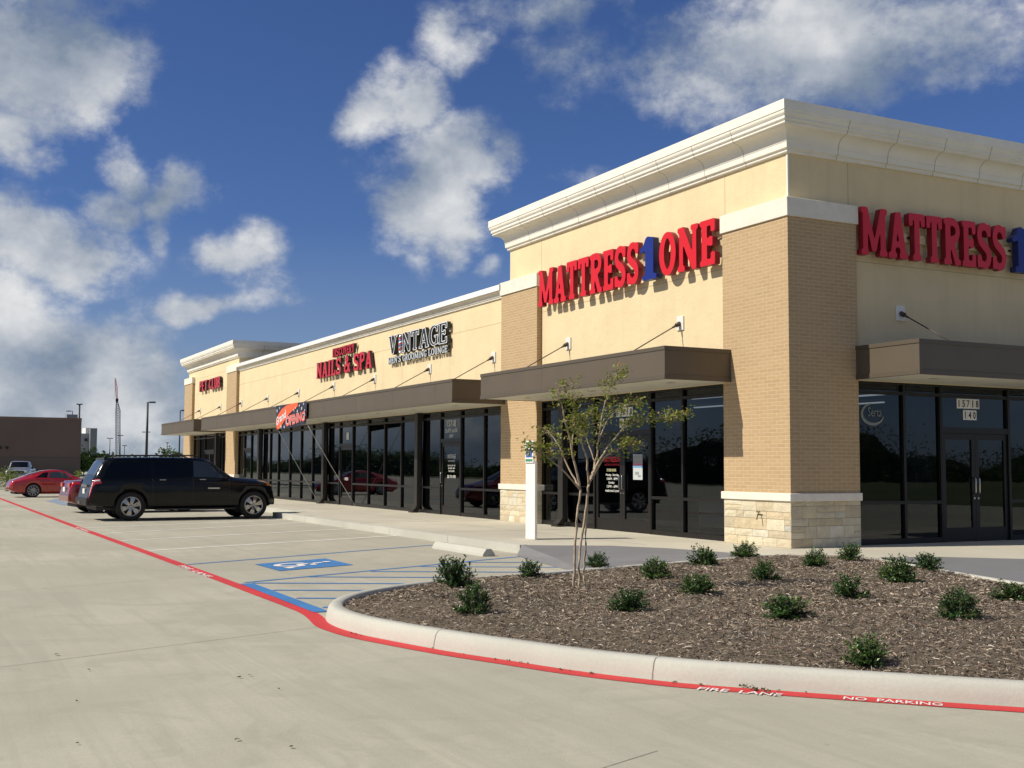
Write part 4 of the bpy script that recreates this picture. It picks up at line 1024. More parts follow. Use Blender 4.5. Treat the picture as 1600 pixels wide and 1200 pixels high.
sticker_group('address_numbers', 'white address digit plates above the double door right of the corner pillar', 'address number', [digits('15718', 4.62, 2.66, .19, 'y'), digits('140', 4.66, 2.44, .19, 'y')])
sticker_group('address_numbers', 'three rows of white suite numbers above the barber shop door', 'address number', [T('15718', -14.78, 2.63, .62, .18), T('SUITE #130', -14.78, 2.42, .82, .12), T('1807', -14.78, 2.27, .28, .09)])
sticker_group('door_lettering', 'white shop name, hours and phone number on the barber shop door glass', 'lettering', [T('VINTAGE', -14.76, 1.68, .58, .12), T("MEN'S GROOMING", -14.76, 1.55, .46, .045), T('MON - FRI  9AM - 7PM', -14.76, 1.42, .52, .05), T('SAT 9AM - 6PM', -14.76, 1.34, .44, .045), T('SUN CLOSED', -14.76, 1.26, .40, .045), T('281.741.4700', -14.76, 1.10, .58, .085)])
sticker_group('door_lettering', 'red name over white opening hours on the mattress shop door', 'lettering', [T('MATTRESS', -6.22, 1.565, .52, .12, 'rdecal', off=.02), T('ONE', -5.86, 1.565, .20, .12, 'rdecal', off=.02), T('MATTRESS SUPERSTORE', -6.12, 1.45, .62, .045, 'rdecal'), T('STORE HOURS', -6.15, 1.33, .38, .06, 'ydecal'), T('Monday - Saturday', -6.12, 1.22, .52, .065), T('10AM - 8PM', -6.12, 1.14, .44, .055), T('Sunday', -6.15, 1.05, .24, .065), T('12PM - 6PM', -6.12, .97, .44, .055), T('mattress1.com', -6.12, .88, .56, .06)])
sticker_group('door_poster', 'white flyer with a pink and blue stripe on the sunny double door', 'poster', [plate_(-5.10, 1.40, .36, .54, 'grayface'), plate_(-5.10, 1.455, .36, .045, 'pinkdecal', d=.011), plate_(-5.10, 1.41, .36, .045, 'skydecal', d=.011), plate_(-5.10, 1.57, .34, .17, 'midgrey', d=.011), plate_(-5.13, 1.27, .14, .06, 'midgrey', d=.011), plate_(-5.04, 1.21, .10, .04, 'midgrey', d=.011)])
sticker_group('window_sign', 'faint grey free 400 offer sign in the window beside the corner pillar', 'sign', [T('FREE', -2.62, 1.93, .50, .19, 'fdecal', g=.26, off=.01), T('$400', -2.62, 1.53, .46, .19, 'fdecal', g=.26, off=.01)])
def arc_logo(p):
    mb = MB(); n_ = 30; y0, z0 = 2.13, 2.40
    for k in range(n_):
        a0, a1 = R(100+k*8.2), R(100+(k+1)*8.2); th = lambda a: .012+.018*math.sin((a-R(100))/R(246)*math.pi)
        mb.add([(G2+.012, y0+(.24+s*th(a))*math.cos(a)*1.12, z0+(.19+s*th(a))*math.sin(a)) for a, s in ((a0, -1), (a0, 1), (a1, 1), (a1, -1))], [(0, 1, 2, 3)])
    return mb.build('logo_arc', M['fdecal'], p)
sticker_group('window_logo', 'faint pale word inside a crescent on the shaded window next to the pillar', 'sign', [arc_logo, T('Serta', 2.18, 2.44, .34, .17, 'fdecal', 'y')])
def vtext(p):
    m_ = Matrix.Translation((G2-.075, 3.37, 1.75)) @ Matrix.Rotation(R(90), 4, 'Z') @ Matrix.Rotation(R(90), 4, 'X') @ Matrix.Rotation(R(90), 4, 'Z')
    t_ = text('lettering', 'TEMPURPEDIC', 1, simple('dim_blue_letters', (.07, .09, .17), .7), p, m_, .0006, 1.5, 'CENTER', .01, .18); return t_
def vban(p): return MB().box(G2-.095, G2-.08, 3.02, 3.72, .9, 2.72).build('cloth', M['faintblue'], p)
sticker_group('window_banner', 'tall dark blue banner with sideways letters behind the shaded window', 'banner', [vban, vtext])
def neon(p):
    mb = MB(); y = G1+.05; x0, x1 = -24.02, -23.62
    for z0, z1 in ((1.0, 1.22), (1.26, 1.48), (1.52, 1.74)): mb.tube([(x0, y, z0), (x1, y, z0), (x1, y, z1), (x0, y, z1), (x0, y, z0)], .013, 5)
    mb.tube([((x0+x1)/2+.2*math.cos(a), y, 1.74+.30*math.sin(a)) for a in np.linspace(0, math.pi, 10)], .012, 5); return mb.build('tube_letters', M['grayface'], p)
sticker_group('open_sign', 'pale vertical open sign hanging inside the nail salon door', 'sign', [neon, T('OPEN', -23.82, .93, .36, .10)])
sticker_group('window_notice', 'small square white notice above the nail salon door', 'notice', [plate_(-23.75, 2.45, .24, .26)])
# stock inside the mattress shop
for x, y, w, d, z, lab in ((-7.9, 1.3, 1.5, 1.1, .55, 'white mattress stack behind the window left of the sunny double door'), (-2.7, 1.2, 1.1, 1.6, .80, 'white dressed bed behind the window beside the corner pillar')):
    Mt = empty('mattress', (x, y, 0), 0, lab, 'mattress')
    for k, (z0, z1) in enumerate(((.22, z*.6), (z*.6+.02, z))):
        o = MB().box(-w/2, w/2, -d/2, d/2, z0, z1).build('mattress_layer', M['plate'], Mt); bevel_mesh(o, .05, 3)
    MB().box(-w/2+.03, w/2-.03, -d/2+.03, d/2-.03, .06, .20).build('base', M['black'], Mt)

# ---- accessible parking sign on its white post
bx_, by_ = -4.09, -2.93
Pp = empty('accessible_parking_sign', (bx_, by_, 0), 0, 'small blue and green parking sign on a square white post at the walk edge', 'sign')
o = MB().box(-.19, .19, -.03, .03, 0, 1.50).build('post', M['white'], Pp); bevel_mesh(o, .012)
o = MB().box(-.175, .175, -.056, -.032, 1.47, 1.90).build('sign_panel', M['plate'], Pp); bevel_mesh(o, .010)
gm = simple('sign_green', (.03, .25, .13), .5)
MB().box(-.12, .12, -.060, -.057, 1.58, 1.73).build('symbol_field', M['bdecal'], o)
mb = MB(); isa(mb, lambda u, v, i: (-.06+u*.12, -.062-i*.0001, 1.59+v*.13), .06); mb.build('symbol', M['decal'], o)
t = text('lettering', 'RESERVED', 1, gm, o, face_south(0, -.0585, 1.85), .0004, .25, 'CENTER', .01, .045); t = text('lettering', 'PARKING', 1, gm, o, face_south(0, -.0585, 1.785), .0004, .25, 'CENTER', .01, .045)
MB().box(-.14, .14, -.0595, -.057, 1.50, 1.545).build('green_strip', gm, o)

# ------------------------------------------------------------------ plants
def leaf(mb, p, d, up_, l, w, c):
    d = d.normalized(); s = d.cross(up_)
    if s.length < .01: s = Vector((1, 0, 0))
    s.normalize(); n = s.cross(d)
    a = p; b = p+d*l*.5+s*w/2+n*l*.06; e = p+d*l; f = p+d*l*.5-s*w/2+n*l*.06
    mb.add([a, b, e, f], [(0, 1, 2, 3)], 0, c)
def shrub_mesh(seed, W_=.30, H_=.38, nst=46):
    r = random.Random(seed); lf = MB(); st = MB()
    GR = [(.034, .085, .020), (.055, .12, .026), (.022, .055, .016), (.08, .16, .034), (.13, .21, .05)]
    lob = [(r.uniform(0, 6.28), r.uniform(.7, 1.2)) for _ in range(6)]
    for k in range(nst):
        a = r.uniform(0, 6.283); e = math.asin(r.uniform(-.08, 1)**1.0 if True else 0) ; rr = r.uniform(.80, 1.03)
        rr *= .82+.25*max(math.cos(a-l[0])*l[1] for l in lob[:3])*.8
        tip = Vector((math.cos(a)*math.cos(e)*W_*rr, math.sin(a)*math.cos(e)*W_*rr, .06+math.sin(e)*H_*rr*r.uniform(.85, 1.12)))
        base = Vector((r.gauss(0, .015), r.gauss(0, .015), 0)); midp = base.lerp(tip, .5)+Vector((r.gauss(0, .02), r.gauss(0, .02), .02))
        st.tube([base, midp, tip], [.006, .004, .002], 4, caps=False)
        ax = (tip-base).normalized()
        for i in range(24):
            t_ = .22+.80*i/23; q = base.lerp(midp, t_*2) if t_ < .5 else midp.lerp(tip, min((t_-.5)*2, 1.02))
            dv = Vector((r.gauss(0, 1), r.gauss(0, 1), r.gauss(.25, .8))).normalized(); dv = (dv+ax*.35).normalized()
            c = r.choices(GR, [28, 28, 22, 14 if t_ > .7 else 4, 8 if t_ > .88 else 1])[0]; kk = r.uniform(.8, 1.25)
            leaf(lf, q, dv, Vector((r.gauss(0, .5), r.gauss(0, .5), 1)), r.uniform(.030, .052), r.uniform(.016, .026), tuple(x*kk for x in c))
    return lf, st
SH = []
for i, (w, h, n) in enumerate(((.29, .33, 92), (.31, .31, 96), (.27, .36, 88), (.30, .33, 94))):
    lf, st = shrub_mesh(20+i, w, h, n); SH.append((lf, st))
shrub_pos = [(710, 925, 62, 62, 'shrub near the pointed curb tip, the upper left one of an overlapping pair'), (738, 962, 66, 56, 'shrub near the pointed curb tip, the lower right one of an overlapping pair'), (828, 905, 44, 38, 'small round shrub at the mulch edge against the blue hatching'),
 (931, 884, 42, 30, 'small shrub beside the grey kerb ramp just right of the thin tree'), (982, 960, 64, 44, 'wide shrub standing right of the foot of the thin tree'), (1022, 908, 58, 36, 'broad low shrub between the thin tree and the upright shrub'),
 (1102, 885, 50, 42, 'upright spiky shrub in front of the stone base left edge'), (1162, 873, 48, 32, 'shrub directly below the sunlit stone face of the corner pillar'), (1091, 935, 62, 40, 'shrub alone in the mulch middle, below the upright spiky one'),
 (1196, 910, 48, 38, 'shrub in the second row below the corner pillar'), (1228, 970, 84, 48, 'widest low shrub in the middle of the mulch bed'), (1272, 892, 46, 36, 'shrub below the shaded stone face of the corner pillar'),
 (1328, 877, 38, 34, 'smallest shrub at the back edge by the shaded shopfront'), (1328, 940, 56, 44, 'shrub in mid bed between the widest shrub and the pair at the back'), (1355, 1035, 74, 62, 'large shrub nearest the front curb and the painted words'),
 (1407, 913, 68, 52, 'tall loose shrub, the left one of the pair at the back right'), (1452, 892, 46, 34, 'shrub behind, the right one of the pair at the back right'), (1496, 973, 76, 56, 'large dark shrub near the right side of the mulch bed'), (1582, 942, 60, 40, 'shrub at the far right edge of the photo')]
for k, (px, py, wpx, hpx, lab) in enumerate(shrub_pos):
    q = onz(px, py, .01); dep = float(np.dot(q-CAM, fw)); wid = wpx/F_PX*dep; hh = hpx/F_PX*dep
    s_ = empty('shrub', (q[0], q[1], mulch_z(q[0], q[1])-.01), rnd.uniform(0, 6.28), lab, 'shrub', 'evergreen shrubs planted in the mulch bed')
    lf, st = SH[k % 4][:2]
    if k < 4: SH[k] = (lf, st, lf.build('foliage', M['leaf'], s_), st.build('stems', M['stem'], s_))
    else:
        for src in SH[k % 4][2:]:
            c = src.copy(); COL.objects.link(c); c.parent = s_
    bw = (.56, .62, .52, .60)[k % 4]; bh = (.40, .37, .44, .40)[k % 4]
    s_.scale = (wid/bw*1.06, wid/bw*1.06, hh/bh*.92)
# thin multi-stem tree
tq = onz(905, 922, .0); TD = float(np.dot(tq-CAM, fw)); tz = mulch_z(tq[0], tq[1])
Tr = empty('multi_stem_tree', (float(tq[0]), float(tq[1]), tz-.02), 0, 'young multi-stem tree with thin pale trunks and sparse olive leaves in the mulch', 'tree')
base_inv = Vector((float(tq[0]), float(tq[1]), tz-.02))
def tp(px, py, off=0): return Vector(at(px, py, TD+off))-base_inv
trunk = MB(); lf = MB()
br = [ # (polyline px, depth offsets, radii)
 ([(897, 922), (898, 870), (901, 815), (907, 765)], (-.02, -.05, -.06, -.05), (.016, .015, .014, .013)),
 ([(905, 921), (906, 860), (915, 800), (920, 757)], (0, .02, .04, .02), (.015, .014, .014, .014)),
 ([(914, 918), (912, 900), (915, 850), (919, 757)], (.05, .06, .06, .04), (.012, .012, .011, .011)),
 ([(907, 765), (893, 700), (882, 650), (872, 610), (893, 600)], (-.05, -.12, -.2, -.22, -.25), (.015, .012, .009, .006, .003)),
 ([(907, 765), (890, 735), (875, 700), (862, 680), (850, 668)], (-.05, .05, .12, .2, .25), (.013, .010, .008, .006, .003)),
 ([(907, 765), (880, 735), (852, 712), (832, 700), (822, 695)], (-.05, -.2, -.35, -.4, -.45), (.012, .009, .007, .005, .003)),
 ([(920, 757), (916, 715), (905, 680), (895, 650), (899, 622)], (.02, -.08, -.15, -.18, -.2), (.014, .011, .009, .006, .003)),
 ([(920, 757), (930, 722), (936, 680), (945, 630), (955, 600), (970, 578)], (.02, .1, .12, .1, .05, 0), (.014, .012, .009, .007, .004, .003)),
 ([(920, 757), (942, 710), (965, 680), (985, 660), (1010, 655), (1045, 652), (1074, 647)], (.02, .1, .2, .28, .35, .4, .45), (.014, .012, .009, .008, .006, .004, .003)),
 ([(920, 757), (945, 715), (970, 700), (990, 692)], (.04, -.1, -.2, -.25), (.012, .009, .006, .003)),
 ([(936, 690), (950, 655), (975, 635), (998, 630)], (.12, .2, .28, .3), (.008, .006, .004, .003)),
 ([(930, 722), (918, 690), (912, 665), (925, 640)], (.1, .2, .25, .3), (.008, .006, .004, .003)),
 ([(893, 700), (900, 665), (915, 645)], (-.12, -.05, .0), (.008, .005, .003))]
r = random.Random(5)
for k, (pl_, off, rad) in enumerate(br):
    P_ = [tp(x, y, o) for (x, y), o in zip(pl_, off)]
    P2 = smooth_path([tuple(p) for p in P_], 5); R2 = np.interp(np.linspace(0, 1, len(P2)), np.linspace(0, 1, len(rad)), rad)
    P2 = [Vector(p)+Vector((r.gauss(0, 1), r.gauss(0, 1), 0))*.004 for p in P2]
    trunk.tube(P2, list(R2), 7, caps=True)
    if k >= 3:
        n = int((13 if k == 3 else 20 if k in (4, 7) else 25)*sum((P_[i+1]-P_[i]).length for i in range(len(P_)-1))/.45)
        for i in range(n):
            t_ = r.uniform(.36, 1.0)**.9*(len(P2)-1); i0 = min(int(t_), len(P2)-2); q = P2[i0].lerp(P2[i0+1], t_-i0)
            sp_ = .085*(1-.35*t_/len(P2)); tw = q+Vector((r.gauss(0, sp_), r.gauss(0, sp_), r.gauss(.01, sp_*.62)))
            if r.random() < .75: trunk.tube([q, q.lerp(tw, .55)+Vector((0, 0, .01)), tw], [.0022, .0018, .001], 3, caps=False)
            for m_ in range(r.randint(4, 8)):
                dv = Vector((r.gauss(0, 1), r.gauss(0, 1), r.gauss(.1, .7))); c = r.choices([(.17, .20, .03), (.24, .26, .05), (.11, .14, .025), (.33, .33, .07), (.28, .15, .04)], [30, 26, 22, 12, 8])[0]; kk = r.uniform(.8, 1.2)
                leaf(lf, tw+Vector((r.gauss(0, .028), r.gauss(0, .028), r.gauss(0, .022))), dv, Vector((r.gauss(0, .6), r.gauss(0, .6), 1)), r.uniform(.034, .055), r.uniform(.018, .027), tuple(x*kk for x in c))
trunk.build('trunk', M['bark'], Tr); lf.build('crown', M['leaf2'], Tr)
print('tree leaves', len(lf.f))
def clump_tree(loc, rad, hgt, seed, cols, n=900, ls=.5, trunk_h=None, name='tree', label='', cat='tree', group=None, mat='leaf2'):
    r = random.Random(seed); E_ = empty(name, loc, 0, label, cat, group); tr = MB(); lf = MB(); th = hgt*.35 if trunk_h is None else trunk_h
    if th > 0: tr.tube([(0, 0, -.2), (.1, 0, th*.6), (0, .1, hgt*.7)], [rad*.10, rad*.07, rad*.02], 6)
    cl = [(Vector((r.gauss(0, rad*.45), r.gauss(0, rad*.45), th+(hgt-th)*r.uniform(.08, .92))), r.uniform(.18, .42)*rad) for _ in range(16)]
    for c, s in cl:
        if th > 0: tr.tube([(0, 0, th*.8), c*.6+Vector((0, 0, th*.2)), c], [rad*.03, rad*.02, rad*.01], 4)
        for i in range(n//16):
            v = Vector((r.gauss(0, 1), r.gauss(0, 1), r.gauss(0, .8))).normalized()*s*r.uniform(.5, 1.05)
            k = r.uniform(.75, 1.25); col = tuple(x*k for x in r.choice(cols))
            leaf(lf, c+v, v+Vector((r.gauss(0, .4), r.gauss(0, .4), r.gauss(0, .4)))*s, Vector((r.gauss(0, 1), r.gauss(0, 1), 1)), ls*r.uniform(.7, 1.3), ls*.6, col)
    if th > 0: tr.build('trunk', M['bark_far'], E_)
    lf.build('crown' if th > 0 else 'foliage', M[mat], E_); return E_
GF = [(.13, .21, .035), (.17, .26, .045), (.09, .15, .03), (.22, .30, .06)]
def ground_at(px, D): q = at(px, 729, D); return (q[0], q[1], -.28)
# ------------------------------------------------------------------ background
def far_box(name, pts, z0, z1, mat, par):
    mb = MB(); n = len(pts); mb.add([(*p, z0) for p in pts]+[(*p, z1) for p in pts], [(i, (i+1) % n, n+(i+1) % n, n+i) for i in range(n)]+[tuple(range(n, 2*n))]); return mb.build(name, mat, par)
a = at(127.6, 655.8, 160); b = CAM+ray(-330, 652)*((a[0]-CAM[0])/ray(-330, 652)[0]); vd = (at(60, 700, 160)-CAM); vd = vd/np.linalg.norm(vd)
Bw = empty('big_box_building', (float(a[0]), float(a[1]), -.28), 0, 'large brown windowless building beyond the lot', 'building')
loc = lambda p: (p[0]-a[0], p[1]-a[1]); vd2 = (a-CAM)[:2]/np.linalg.norm((a-CAM)[:2])
A_, B_ = loc(a), loc(b); C_ = (A_[0]+vd2[0]*34, A_[1]+vd2[1]*34); D_ = (B_[0]+vd2[0]*34, B_[1]+vd2[1]*34)
zt = float(a[2])+.28
far_box('wall', [A_, B_, D_, C_], 0, zt, M['brownwall'], Bw)
al = np.array(B_)-np.array(A_); al = al/np.linalg.norm(al)
mb = MB(); mb.add([(A_[0]+.08, A_[1]+.02, zt), (B_[0]+.08, B_[1], zt), (B_[0]+.08, B_[1], zt+.22), (A_[0]+.08, A_[1]+.02, zt+.22), (C_[0], C_[1]+.1, zt), (C_[0], C_[1]+.1, zt+.22)], [(0, 1, 2, 3), (0, 3, 5, 4)]); mb.build('parapet_cap', simple('brown_coping', (.16, .10, .07), .7), Bw)
for px in (0.5, 10.8, -30, -60):
    r_ = ray(px, 699.5); q = CAM+r_*((a[0]-CAM[0])/r_[0]); mb = MB(); qq = (q[0]-a[0]+.12, q[1]-a[1], q[2]+.28); mb.add([(qq[0], qq[1]+.22*math.cos(t_), qq[2]+.22*math.sin(t_)) for t_ in np.linspace(0, 5.6, 9)], [tuple(range(9))]); mb.build('scupper', M['black'], Bw)
mb = MB(); q = at(107, 653, 172); mb.box(q[0]-a[0]-1.5, q[0]-a[0]+1.5, q[1]-a[1]-.4, q[1]-a[1]+.4+.7, zt-1.5, q[2]+.75); mb.build('roof_unit', M['greywall'], Bw)
# low brown wainscot
mb = MB(); mb.add([(A_[0]+.10, A_[1], .0), (B_[0]+.10, B_[1], .0), (B_[0]+.10, B_[1], 2.6), (A_[0]+.10, A_[1], 2.6)], [(0, 1, 2, 3)]); mb.build('wainscot', simple('brown_base', (.11, .088, .072), .9), Bw)
a2 = at(128, 669, 260); Gb = empty('grey_tower_building', (float(a2[0]), float(a2[1]), -.28), 0, 'pale grey building with a white rooftop box rising behind the brown building', 'building')
def gpt(px, py, D): r_ = ray(px, py); q = CAM+r_*((a2[0]+(260-D)*.9-CAM[0])/r_[0]); return (q[0]-a2[0], q[1]-a2[1]), q[2]+.28
(p0, z0_), (p1, _) = gpt(115, 677, 260), gpt(142.5, 677, 260); far_box('wall', [p0, p1, (p1[0]-12, p1[1]), (p0[0]-12, p0[1])], 0, z0_, M['greywall'], Gb)
(p0, z0_), (p1, _) = gpt(141.5, 669, 258), gpt(152, 669, 258); far_box('wall', [p0, p1, (p1[0]-12, p1[1]+1), (p0[0]-12, p0[1])], 0, z0_, simple('grey_shaded_block', (.17, .19, .20), .9), Gb)
(p0, z0_), (p1, _) = gpt(134, 668.5, 261), gpt(141.5, 668.5, 261); far_box('roof_box', [p0, p1, (p1[0]-6, p1[1]), (p0[0]-6, p0[1])], 8, z0_, M['whitewall'], Gb)
(p0, z0_), (p1, z1_) = gpt(132, 689.5, 259.5), gpt(137, 685, 259.5); mb = MB(); mb.add([(*p0, z0_), (*p1, z0_), (*p1, z1_), (*p0, z1_)], [(0, 1, 2, 3)]); mb.build('window', M['black'], Gb)
# lamp posts
def lamp(px, pyt, D, heads, lab, thick=.11, basepx=None):
    q = at(px, pyt, D); E_ = empty('street_lamp', (float(q[0]), float(q[1]), -.28), 0, lab, 'street lamp', 'parking lot lamp posts in the distance'); h = float(q[2])+.28
    MB().tube([(0, 0, 0), (0, 0, .7)], thick*1.9, 10).build('base', M['trim'], E_)
    MB().tube([(0, 0, .7), (0, 0, h-.1)], [thick, thick*.62], 8).build('pole', M['lamp'], E_)
    rr = rt[:2]/np.linalg.norm(rt[:2])
    for s, L in heads:
        mb = MB(); c = rr*s*(L*.62); e = rr*s*.05
        mb.tube([(0, 0, h-.12), (rr[0]*s*L*.35, rr[1]*s*L*.35, h-.10)], .05, 5)
        cx_, cy_ = c; hx = rr*L*.36; wy = np.array((-rr[1], rr[0]))*.18
        vs = [];
        for z in (h-.20, h-.03):
            for k in ((-1, -1), (1, -1), (1, 1), (-1, 1)): p = c+hx*k[0]+wy*k[1]; vs.append((p[0], p[1], z))
        mb.add(vs, [(0, 3, 2, 1), (4, 5, 6, 7), (0, 1, 5, 4), (1, 2, 6, 5), (2, 3, 7, 6), (3, 0, 4, 7)]); mb.build('lamp_head', M['lamp'], E_)
lamp(113.3, 641.5, 230, [(-1, 1.2)], 'thin lamp post with one arm to the left seen over the brown building')
lamp(124.5, 630.5, 182, [(-1, .42), (1, .42)], 'thick dark lamp post rising at the brown building corner', .20)
lamp(231, 627, 130, [(1, .85)], 'tallest lamp post with a single arm to the right of the crane', .17)
lamp(228.4, 674.3, 260, [(-1, .9), (1, .9)], 'twin-headed lamp post aligned with the tallest pole')
lamp(172, 684, 260, [(-1, .65), (1, .65)], 'twin-headed lamp post just left of the crane')
lamp(188, 679.5, 260, [(-1, .65), (1, .65)], 'twin-headed lamp post directly behind the crane boom')
lamp(194.7, 695.5, 280, [(-1, .5), (1, .5)], 'shortest twin-headed lamp post right of the crane')
lamp(261.6, 691, 280, [(-1, .3), (1, .3)], 'small lamp post behind the little trees near the shop corner')
lamp(281.7, 640, 150, [(1, .8)], 'lamp post partly hidden behind the farthest canopy')
# crawler crane
cb = at(184, 729, 400); Cr = empty('crawler_crane', (float(cb[0]), float(cb[1]), -.28), 0, 'tall lattice boom crane with a pale red upper boom', 'crane')
pm = F_PX/400
def cpt(px, py): q = at(px, py, 400); return np.array((q[0]-cb[0], q[1]-cb[1], q[2]+.28))
def lattice(P0, P1, w0, w1, n, mat, name, rad=.09):
    mb = MB(); P0, P1 = np.array(P0), np.array(P1); ra = np.array((rt[0], rt[1], 0)); fa = np.array((-ra[1], ra[0], 0)); prev = None
    for i in range(n+1):
        t_ = i/n; c = P0+(P1-P0)*t_; w = w0+(w1-w0)*t_; q = [c+ra*w*sx+fa*w*sy for sx, sy in ((-1, -1), (1, -1), (1, 1), (-1, 1))]
        if prev is not None:
            for k in range(4): mb.tube([prev[k], q[k]], rad, 4, caps=False); mb.tube([prev[k], q[(k+1) % 4]], rad*.6, 4, caps=False); mb.tube([q[k], q[(k+1) % 4]], rad*.5, 4, caps=False)
        prev = q
    return mb.build(name, mat, Cr)
lattice(cpt(184.4, 726), cpt(184.2, 641), .62, .62, 22, M['cranegrey'], 'main_boom'); lattice(cpt(184.2, 641), cpt(182.5, 625), .62, .15, 5, M['cranegrey'], 'boom_tip')
lattice(cpt(182.5, 625), cpt(181.6, 606), .18, .34, 6, M['cranered'], 'upper_boom', .055); lattice(cpt(181.6, 606), cpt(180, 591), .34, .10, 5, M['cranered'], 'upper_boom', .055)
mb = MB(); q = cpt(182.8, 624); mb.box(q[0]-.4, q[0]+.4, q[1]-.4, q[1]+.4, q[2]-.8, q[2]+.3); mb.build('hinge', M['black'], Cr)
mb = MB(); q = cpt(185, 727); mb.box(q[0]-3, q[0]+1, q[1]-1.4, q[1]+1.6, 1.2, 4.2); mb.box(q[0]-3.4, q[0]+1.4, q[1]-2.2, q[1]-1.2, 0, 1.2); mb.box(q[0]-3.4, q[0]+1.4, q[1]+1.2, q[1]+2.2, 0, 1.2); mb.build('crane_body', M['cranered'], Cr)
mb = MB(); mb.tube([cpt(180.3, 592), cpt(187.5, 724)], .05, 4, caps=False); mb.tube([cpt(181, 600), cpt(177.6, 625)], .04, 4, caps=False); mb.build('cable', M['cranegrey'], Cr)
# distant trees
clump_tree(ground_at(143, 185), 2.6, 3.9, 31, GF, 1500, .42, 1.0, label='bright green tree right of the brown building', group='distant trees')
clump_tree(ground_at(131, 180), 1.6, 3.0, 32, GF, 800, .40, .8, label='smaller green tree at the brown building corner', group='distant trees')
clump_tree(ground_at(158, 200), 1.3, 2.4, 39, GF, 500, .36, .6, label='low green bush by the rear of the black vehicle roof', group='distant trees')
clump_tree(ground_at(265, 240), 2.0, 5.2, 33, [(.05, .09, .03), (.07, .11, .035)], 700, .5, 1.5, label='dark little tree left of the shop corner', group='distant trees')
clump_tree(ground_at(277, 240), 1.2, 4.2, 34, [(.05, .09, .03), (.07, .11, .035)], 400, .45, 1.4, label='narrow dark tree touching the shop corner', group='distant trees')
for k, (px, D, w, h, lab) in enumerate(((-22, 84, 1.9, 1.15, 'tall yellow-green hedge bush cut off by the left edge'), (5, 84, 1.2, 1.15, 'yellow-green hedge bush left of the red sports car'), (16, 86, .8, .9, 'low hedge bush between the hedge and the silver truck'))):
    q = ground_at(px, D); clump_tree((q[0], q[1], -.28), w, h+.1, 50+k, [(.13, .16, .03), (.18, .19, .04), (.09, .12, .025)], 1100, .10, 0, name='hedge_bush', label=lab, cat='bush', group='hedge bushes by the far kerb')
for k, px in enumerate((119, 125.5)):
    q = ground_at(px, 80); clump_tree((q[0], q[1], -.28), .30, 1.35+.1*k, 60+k, [(.22, .24, .04), (.15, .18, .03)], 500, .085, 0, name='yellow_bush', label=('yellow-green bush above the red sports car nose', 'yellow-green bush touching the rear glass of the black vehicle')[k], cat='bush', group='yellow bushes behind the sports car')
# woods and field seen only as reflections or past the lot
def woods(name, a, b, n, h, seed, lab, lsz=.36):
    r = random.Random(seed); mb = MB(); a = np.array(a, float); b = np.array(b, float)
    for i in range(n):
        t_ = r.random(); p = a+(b-a)*t_+np.array((r.gauss(0, 3), r.gauss(0, 3))); hh = h*(.65+.35*math.sin(t_*23+seed)+.15*math.sin(t_*71))
        leaf(mb, Vector((p[0], p[1], r.uniform(0, hh)-.3)), Vector((r.gauss(0, 1), r.gauss(0, 1), r.gauss(.3, .7))), Vector((r.gauss(0, 1), r.gauss(0, 1), 1)), lsz*r.uniform(.7, 1.4), lsz*.7, tuple(x*r.uniform(.7, 1.3) for x in (.045, .075, .022)))
    L_ = np.hypot(*(b-a)); d = (b-a)/L_; nn = np.array((-d[1], d[0])); N = int(L_/1.6); rows = 7
    vs = []
    for i in range(N+1):
        t_ = i/N; hh = h*(.65+.35*math.sin(t_*23+seed)+.15*math.sin(t_*71))*.82+r.uniform(-.5, .5)
        for j in range(rows):
            f = j/(rows-1)*math.pi; q = a+d*L_*t_+nn*(3.2*math.cos(f)+r.uniform(-.5, .5)); vs.append((q[0], q[1], max(-.4, hh*math.sin(f)**.6-.3+r.uniform(-.3, .3))))
    mb.add(vs, [(i*rows+j, (i+1)*rows+j, (i+1)*rows+j+1, i*rows+j+1) for i in range(N) for j in range(rows-1)], 0, (.028, .045, .016))
    return tag(mb.build(name, M['leaf2']), lab, 'woodland', None, 'stuff')
woods('tree_line', (-480, -78), (60, -62), 60000, 5.6, 3, 'dark line of distant trees across the road in front of the shops')
woods('tree_line', (95, -40), (95, 140), 32000, 6.5, 4, 'dark line of distant trees past the field east of the shops')
woods('tree_line', (-520, -60), (-430, 240), 2600, 6.5, 5, 'far low tree line on the horizon behind the crane', 1.5)
struct(sheet('far_verge', [(-66, -14), (-61.9, -14), (-61.9, 60), (-66, 60)], LOT-.02, M['grass']))
